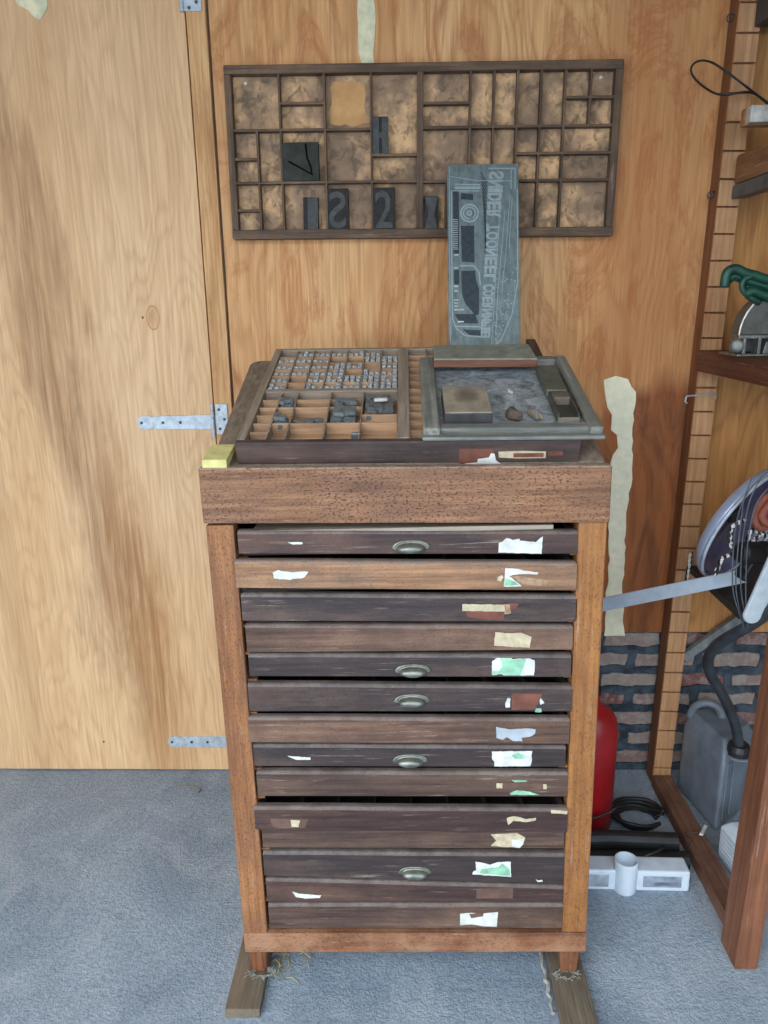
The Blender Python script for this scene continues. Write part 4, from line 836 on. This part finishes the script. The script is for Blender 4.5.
# thin black cable loop at the top
blk_ = plain('black_rubber', (34, 34, 36), 0.5); blk2 = plain('worn_black_rubber', (58, 64, 70), 0.42)
L = [(775,106),(767,102),(755,94),(743.5,92),(726,95),(712,92),(697,81),(691,71),(694,63.5),(702.5,60.5),(714,63.5),(728,73),(741.5,83),(757,95),(775,109)]
P = [hit(x, y, Y=2.135-0.012*(i % 3 == 0)) for i, (x, y) in enumerate(L)]
P = [P[0]+Vector((.09, .0, -.04))]+P+[P[-1]+Vector((.08, 0, -.04))]
bm = B(); add_tube(bm, smooth_path(P, 6), 0.0027, 8); tag(obj('black_cable', bm, blk_, None, smooth=True), 'thin black cable loop sticking out in front of the notched upright', 'cable')

# round dish, chain, cables -------------------------------------------------
pr = hit(742, 534, Y=1.88)
nrm = (-FW*0.60 + RT*0.52 - UP*0.54).normalized()
zax = nrm; xax = Vector((0, 1, 0)).cross(zax).normalized(); yax = zax.cross(xax)
DMt = Matrix((xax, yax, zax)).transposed().to_4x4(); DMt.translation = hit(749, 526, Y=1.95)
dish = thing('round_dish', 'pale blue round metal dish propped up on the dark lower shelf', 'dish'); dish.matrix_world = DMt
bdm = plain('pale_blue_enamel', (176, 192, 218), 0.25, 0.15, c2=(150, 164, 196), scale=12); bin_ = plain('mauve_grey_enamel', (116, 112, 140), 0.25, 0.2, c2=(88, 80, 104), scale=10)
RD = 0.172
bm = B(); add_lathe(bm, [(RD, 0), (RD, -0.012), (RD*0.95, -0.030), (RD*0.7, -0.046), (0.02, -0.050), (0.02, -0.048), (RD*0.69, -0.043), (RD*0.925, -0.028), (RD*0.955, -0.01), (RD*0.965, 0.0)], 48, None, True); obj('dish_body', bm, bdm, dish, smooth=True)
bm = B(); add_lathe(bm, [(RD*0.952, 0.001), (RD*0.948, -0.010), (RD*0.92, -0.0275), (RD*0.69, -0.0425), (0.02, -0.0475), (0.02, -0.0465), (RD*0.685, -0.0415), (RD*0.91, -0.0265), (RD*0.935, -0.010), (RD*0.945, 0.001)], 48, None, True); obj('lining', bm, bin_, dish, smooth=True)
bm = B(); add_lathe(bm, [(RD*0.96, 0.001), (RD*0.985, 0.005), (RD*1.01, 0.003), (RD*1.01, -0.004), (RD*0.98, -0.002)], 48, None, True); obj('rim', bm, plain('bright_rim_enamel', (206, 218, 236), .25), dish, smooth=True)
bm = B(); add_lathe(bm, [(0.018, -0.040), (0.021, -0.042), (0.021, -0.047)], 16); obj('centre_boss', bm, dkmetal, dish)
# black and white barrier chain
chw = Mat('black_white_cord', 0.6); cvv = chw.n('ShaderNodeTexWave'); cvv.inputs['Scale'].default_value = 22; cvv.inputs['Distortion'].default_value = 1.5; chw.l(chw.tc, cvv.inputs['Vector']); chw.col(chw.ramp(cvv.outputs[1], [(0.45, (30, 30, 34)), (0.5, (226, 226, 222))], 'CONSTANT'))
def cord(name, pts, Y, r, mat, label, cat, zr_=0.0, twist=0, n=8):
    P = smooth_path([hit(p[0], p[1], Y=(p[2] if len(p) > 2 else Y)) for p in pts], n); bm = B()
    if twist:
        for ph in (0, math.pi):
            Q = []
            for i, p in enumerate(P): a = i*twist+ph; Q.append(p+Vector((math.cos(a)*r*.8, math.sin(a)*r*.8, math.sin(a+1)*r*.5)))
            add_tube(bm, Q, r*.75, 7)
    else: add_tube(bm, P, r, 10)
    return tag(obj(name, bm, mat, None, smooth=True), label, cat)
cord('patterned_cord', [(716,575),(721,560),(731,554),(742,549),(754,540),(761,533),(768,528)], 1.80, .0042, chw, 'black and white twisted cord running across the front of the round dish', 'cord', twist=.8)
cord('patterned_cord', [(745,521),(736,524),(730,532),(731,545),(738,549),(746,542),(752,530),(766,536)], 1.79, .0042, chw, 'black and white twisted cord coiled inside the round dish', 'cord', twist=.8)
cord('patterned_cord', [(691,553,2.11),(690,562,2.11),(688,572,2.11),(686.5,581,2.11)], 2.1, .0042, chw, 'short black and white cord hanging left of the round dish', 'cord', twist=.8)
redc = plain('rusty_red_cloth', (158, 92, 72), 0.8, c2=(110, 56, 46), scale=40, bump=0.5)
cord('red_brown_lead', [(775,492),(764,500),(757,512),(756,522),(762,528),(775,520)], 1.77, .010, redc, 'rust-red lead coiled at the right edge above the tangle, outermost loop', 'lead')
cord('red_brown_lead', [(778,498),(768,506),(762,516),(768,524),(778,526)], 1.75, .009, redc, 'rust-red lead inside the outermost red loop at the right edge', 'lead')
# dark tool body in the tangle
tg = thing('power_tool', 'black power tool lying in the cable tangle beside the round dish', 'tool', hit(758, 553, Y=1.78), (0.2, 0.35, 0.5))
bm = B(); add_lathe(bm, [(.018, -.07), (.026, -.06), (.028, -.01), (.024, .0), (.030, .012), (.030, .05), (.018, .06)], 18, Matrix.Rotation(math.radians(80), 4, 'Y')); obj('motor_body', bm, blk_, tg, 0.001)
boxes('grip', [(-.02, .02, -.018, .018, -.075, -.01)], blk_, tg, .007); boxes('trigger', [(-.027, -.019, -.007, .007, -.045, -.02)], dkmetal, tg, .002)
lk = [[(752,478),(744,500),(740,530),(737,560),(736,590),(741,615),(745,628)], [(762,476),(750,500),(744,530),(741,560),(741,590),(745,614),(747,628)], [(768,472),(748,492),(737,520),(733,555),(733,590),(739,612),(744,628)], [(770,486),(756,505),(748,540),(746,575),(746,604),(748,628)]]
wi = plain('grey_thin_wire', (96, 104, 116), 0.4)
for i, l_ in enumerate(lk):
    cord('thin_wire', l_, 1.735-0.004*i, .0016, wi, 'thin grey wire hanging in a bundle in front of the round dish and metal bar', 'wire')['group'] = 'thin wires hanging before the dish'
# long flat bar
a, b_ = hit(600, 605.5, Y=2.12), hit(752, 574.5, Y=1.80)
bar = thing('flat_metal_bar', 'long pale flat metal bar sticking out to the left past the notched upright', 'metal bar')
bm = B(); hv = Vector((0, 0, 0.0225)); tv = Vector((0.003, 0.006, 0)); a2 = a+(a-b_)*0.35
add_hex(bm, [a2-hv, b_-hv*.85, b_-hv*.85+tv, a2-hv+tv], [a2+hv, b_+hv*.85, b_+hv*.85+tv, a2+hv+tv]); obj('bar_body', bm, plain('pale_blue_steel', (196, 212, 228), 0.35, 0.0, c2=(180, 198, 214)), bar, 0.001)
# white paddle
a, b_ = hit(776, 568, Y=1.70), hit(753, 616, Y=1.70); ax = (b_-a).normalized(); side = ax.cross(Vector((0, 1, 0))).normalized(); bm = B(); out = []
for k in range(13): an_ = -math.pi/2+math.pi*k/12; out.append(b_+ax*(0.0+.021*math.cos(an_))+side*.021*math.sin(an_))
out += [a+side*.026-ax*.05, a-side*.026-ax*.05]
add_prism(bm, out, (0, 0.012, 0)); tag(obj('white_paddle', bm, plain('pale_plastic', (198, 212, 220), 0.4, var=.04), None, .004), 'pale flat round-ended plastic blade hanging beside the wire bundle', 'blade')
# diagonal grey strut against the wall below the shelf
a, b_ = hit(738, 621, Y=2.20), hit(684, 659, Y=2.20); ax = (b_-a).normalized(); sd_ = ax.cross(Vector((0, 1, 0))).normalized()*0.0135; a -= ax*.05
bm = B(); add_prism(bm, [a+sd_, b_+sd_, b_-sd_, a-sd_], (0, 0.02, 0)); tag(obj('diagonal_strut', bm, plain('grey_strut', (140, 148, 148), 0.6, scale=50), None, .0015), 'grey diagonal strut in front of the bricks behind the black hose', 'strut')

# black hose into the jerrycan
cord('black_hose', [(739,747,1.955),(736,728,1.95),(729,708,1.94),(721,692,1.92),(711,675,1.89),(708,661,1.86),(714,648,1.82),(727,638,1.78),(742,630,1.745),(758,620,1.72),(776,606,1.69)], 1.8, .0145, blk2, 'thick black ribbed hose curving down into the grey jerrycan', 'hose')

# jerrycan ---------------------------------------------------------------
JR = math.radians(-33)
jb = Vector((0.985, 2.03, 0)); jc = thing('jerrycan', 'dark grey plastic jerrycan on the floor between shelf beam and brick wall', 'jerrycan', jb, (0, 0, 0))
jm = Mat('grey_black_plastic', 0.38, spec=0.5); n_ = jm.noise((14, 14, 10), detail=4); jm.col(jm.mix(jm.ramp(n_, [(0.4, 0.0), (0.7, 1.0)]), (122, 134, 146), (94, 104, 114))).bump(n_, .1, .003)
def J(px_, py_, Y): p = hit(px_, py_, Y=Y); return Vector((p.x, p.y, p.z))
# footprint corners: front corner F, right corner Rr, back-left L
Fp = Vector((0.905, 1.930, 0)); Rp = Vector((1.055, 2.060, 0)); Lp = Vector((0.864, 2.150, 0)); Bp = Vector((1.00, 2.222, 0))
bm = B(); levels = [(0.0, 0.93), (0.012, 1.0), (0.225, 1.0), (0.255, 0.93), (0.285, 0.74)]
cen = (Fp+Rp+Lp+Bp)/4; rings_ = []
def rndsq(t, s_):
    pts = []; C4 = [Fp, Rp, Bp, Lp]
    for i, c_ in enumerate(C4):
        pv, nx = C4[i-1], C4[(i+1) % 4]; a = c_+(pv-c_).normalized()*.018; b2 = c_+(nx-c_).normalized()*.018
        for k in range(4): u = k/3; pts.append(((1-u)**2)*a+2*u*(1-u)*c_+u*u*b2)
    return [cen+(p-cen)*s_+Vector((0, 0, t)) for p in pts]
rings_ = [[bm.verts.new(p-jb) for p in rndsq(t, s_)] for t, s_ in levels]
for A, C_ in zip(rings_, rings_[1:]):
    for k in range(16): bm.faces.new((A[k], A[(k+1) % 16], C_[(k+1) % 16], C_[k]))
bm.faces.new(rings_[0][::-1]); bm.faces.new(rings_[-1]); obj('can_body', bm, jm, jc, .004)
fx = (Rp-Fp).normalized(); fn = Vector((fx.y, -fx.x, 0))
for i, t in enumerate((0.16, 0.36, 0.80)):
    p = Fp+(Rp-Fp)*t; bm = B(); hw2 = 0.011
    o_ = [p-fx*hw2, p+fx*hw2]; pts = []
    add_prism(bm, [o_[0]-jb+Vector((0, 0, .035)), o_[1]-jb+Vector((0, 0, .035)), o_[1]-jb+Vector((0, 0, .225)), o_[0]-jb+Vector((0, 0, .225))], fn*.004); obj('moulded_rib', bm, jm, jc, .003)
bm = B(); hq = hit(700, 722, Y=2.13)-jb; p = cen+Vector((0, 0, .28))-jb; q = (Lp+Bp)/2-jb+Vector((0, 0, .26)); q2 = p+(q-p)*.15
hp = [Vector((hq.x-.028, hq.y+.012, .262)), Vector((hq.x-.018, hq.y+.006, .300)), Vector((hq.x+.01, hq.y-.005, .318)), Vector((hq.x+.04, hq.y-.02, .312)), Vector((hq.x+.055, hq.y-.03, .275))]
add_tube(bm, smooth_path(hp, 5), .0125, 10); obj('carry_handle', bm, jm, jc, smooth=True)
sp_ = hit(739, 747, Y=1.96)-jb
bm = B(); add_lathe(bm, [(.034, -.022), (.034, -.005), (.030, .004), (.027, .010), (.019, .012)], 20, Matrix.Translation(sp_)); obj('spout_collar', bm, plain('black_collar', (38, 40, 44), .45), jc, .001)
bm = B(); add_lathe(bm, [(.036, -.025), (.040, -.024), (.040, -.020), (.036, -.019)], 20, Matrix.Translation(sp_)); obj('spout_ring', bm, jm, jc)

# white jug --------------------------------------------------------------
jg = thing('white_jug', 'small white plastic canister on the floor behind the front shelf post', 'canister', (0.935, 1.80, 0), (0, 0, math.radians(8)))
wp = plain('milky_plastic', (212, 226, 238), 0.35, var=.03)
bm = B(); add_hex(bm, [(-.058, -.045, 0), (.06, -.045, 0), (.06, .045, 0), (-.058, .045, 0)], [(-.058, -.045, .10), (.06, -.045, .10), (.06, .045, .10), (-.058, .045, .10)]); add_hex(bm, [(-.058, -.045, .10), (.06, -.045, .10), (.06, .045, .10), (-.058, .045, .10)], [(-.04, -.03, .122), (.045, -.03, .122), (.045, .03, .122), (-.04, .03, .122)]); bmesh.ops.remove_doubles(bm, verts=bm.verts, dist=1e-5)
obj('canister_body', bm, wp, jg, .006, seg=3)
bm = B(); 
for k in range(6): add_box(bm, -.0595, -.0575, -.034, .034, .015+k*.013, .021+k*.013)
obj('grip_ribs', bm, wp, jg, .0008)
bm = B(); add_lathe(bm, [(.016, .12), (.016, .14), (.013, .143)], 16, Matrix.Translation((.02, 0, 0))); obj('screw_cap', bm, wp, jg)

# red cylinder (extinguisher) ---------------------------------------------
rc = thing('fire_extinguisher', 'red cylinder standing on the floor behind the right cabinet post', 'extinguisher', (0.540, 1.985, 0))
rm = plain('red_enamel', (168, 28, 32), 0.4, c2=(140, 20, 26), scale=8)
Rr = 0.072
bm = B(); add_lathe(bm, [(Rr*.9, 0), (Rr, .008), (Rr, .320), (Rr*.93, .350), (Rr*.75, .372), (Rr*.4, .388), (.016, .392), (.016, .425)], 32); obj('cylinder_body', bm, rm, rc, smooth=True)
bm = B(); add_lathe(bm, [(.018, .425), (.018, .45), (.010, .455)], 14); add_box(bm, -.06, .012, -.008, .008, .455, .465); add_box(bm, -.055, .0, -.008, .008, .437, .443); obj('valve_head', bm, blk_, rc, .002)
bm = B(); add_lathe(bm, [(Rr+.0005, .120), (Rr+.003, .120), (Rr+.003, .135), (Rr+.0005, .135)], 32, None, True); 
bm.free()
# white plastic fitting on the floor -----------------------------------------
ft = thing('white_plastic_fitting', 'white plastic bracket with an upright pipe socket on the concrete', 'fitting', (0.618, 1.728, 0), (0, 0, -0.02))
bm = B(); add_box(bm, -.175, .127, -.028, .032, 0, .062); obj('bracket_body', bm, wp, ft, .006, seg=3)
bm = B(); add_lathe(bm, [(.0305, 0.0), (.0305, .092), (.0262, .092), (.0262, .03)], 32, Matrix.Translation((-.040, -.018, 0)) , False); obj('pipe_socket', bm, wp, ft, .0012, smooth=True)
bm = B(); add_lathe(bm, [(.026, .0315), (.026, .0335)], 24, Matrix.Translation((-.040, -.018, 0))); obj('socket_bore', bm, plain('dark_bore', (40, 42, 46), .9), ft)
boxes('recessed_panel', [(.005, .105, -.0292, -.0275, .014, .048)], plain('grey_recess', (160, 172, 186), .5), ft, .0006); boxes('recessed_panel', [(.036, .094, -.0298, -.0288, .020, .030)], plain('embossed_mark', (120, 130, 142), .5), ft); boxes('recessed_panel', [(-.165, -.085, -.0292, -.0275, .012, .05)], plain('grey_recess2', (172, 184, 198), .5), ft, .0006)
# black pipes behind it
for i, (y, z, r) in enumerate(((1.795, .024, .024), (1.850, .027, .027), (1.822, .066, .022))):
    bm = B(); x0, x1 = 0.42, 0.772-i*.012; n = 24
    for k in range(1): add_tube(bm, [(x0, y, z), (x0+.15, y+.003, z), (x1, y-.006, z)], r, 18)
    tag(obj('black_pipe', bm, blk_, None, .001, smooth=False), ['black pipe lying directly behind the white fitting', 'black pipe lying second behind the white fitting', 'black pipe resting on top of two others behind the white fitting'][i], 'pipe')
# loops of black cable near the cylinder
def fl_(x, y, z): return hit(x, y, Z=z)
P = [hit(590, 819, Y=1.89), hit(600, 816, Y=1.89), hit(610, 812, Y=1.89), hit(618, 807, Y=1.90), hit(632, 807, Y=1.95), hit(648, 809, Y=1.98), hit(664, 813, Y=1.99), hit(675, 822, Y=1.97), hit(678, 832, Y=1.93), hit(672, 843, Y=1.88), hit(660, 849, Y=1.85), hit(644, 856, Z=0.10)]
P = P[:-2]+[hit(659, 850, Z=.097), hit(645, 856, Z=.097)]
bm = B(); add_tube(bm, smooth_path(P, 8), .0034, 8); tag(obj('black_cable', bm, blk_, None, smooth=True), 'thin black cable looping from the red cylinder over the floor beam', 'cable')
tg2 = thing('black_plug_lead', 'coiled black lead lying by the wall beside the red cylinder', 'lead', hit(640, 828, Z=0.0))
bm = B(); random.seed(5)
for k in range(4):
    pts = [Vector((.055*math.cos(a)*(1+.15*k)+random.uniform(-.004, .004), .05*math.sin(a)*(1+.1*k)+.03, .008+.011*k*.7+random.uniform(0, .003))) for a in [2*math.pi*j/20 for j in range(18)]]
    add_tube(bm, smooth_path(pts, 3), .006, 8)
obj('lead_coil', bm, blk_, tg2, smooth=True)
# little white-tipped wire on the beam
a, b_, c_ = hit(686, 858, X=.7855), hit(694, 842, X=.79), hit(700, 830, Z=0.055)
tw = thing('tagged_wire', 'thin brown wire with a white tag lying over the floor beam', 'wire', (0, 0, 0))
bm = B(); add_tube(bm, smooth_path([a-Vector((.004, 0, 0)), b_-Vector((.006, 0, 0)), Vector((.792, c_.y, .045)), c_-Vector((0, 0, .008))], 6), .0014, 6); obj('wire', bm, plain('brown_wire', (84, 66, 56), .7), tw)
e = c_-Vector((0, 0, .006)); bm = B(); add_hex(bm, [e+Vector((-.006, -.012, -.003)), e+Vector((.004, -.014, -.003)), e+Vector((.03, .022, -.003)), e+Vector((.022, .026, -.003))], [e+Vector((-.006, -.012, .004)), e+Vector((.004, -.014, .004)), e+Vector((.03, .022, .004)), e+Vector((.022, .026, .004))]); obj('white_tag', bm, whp, tw, .001)
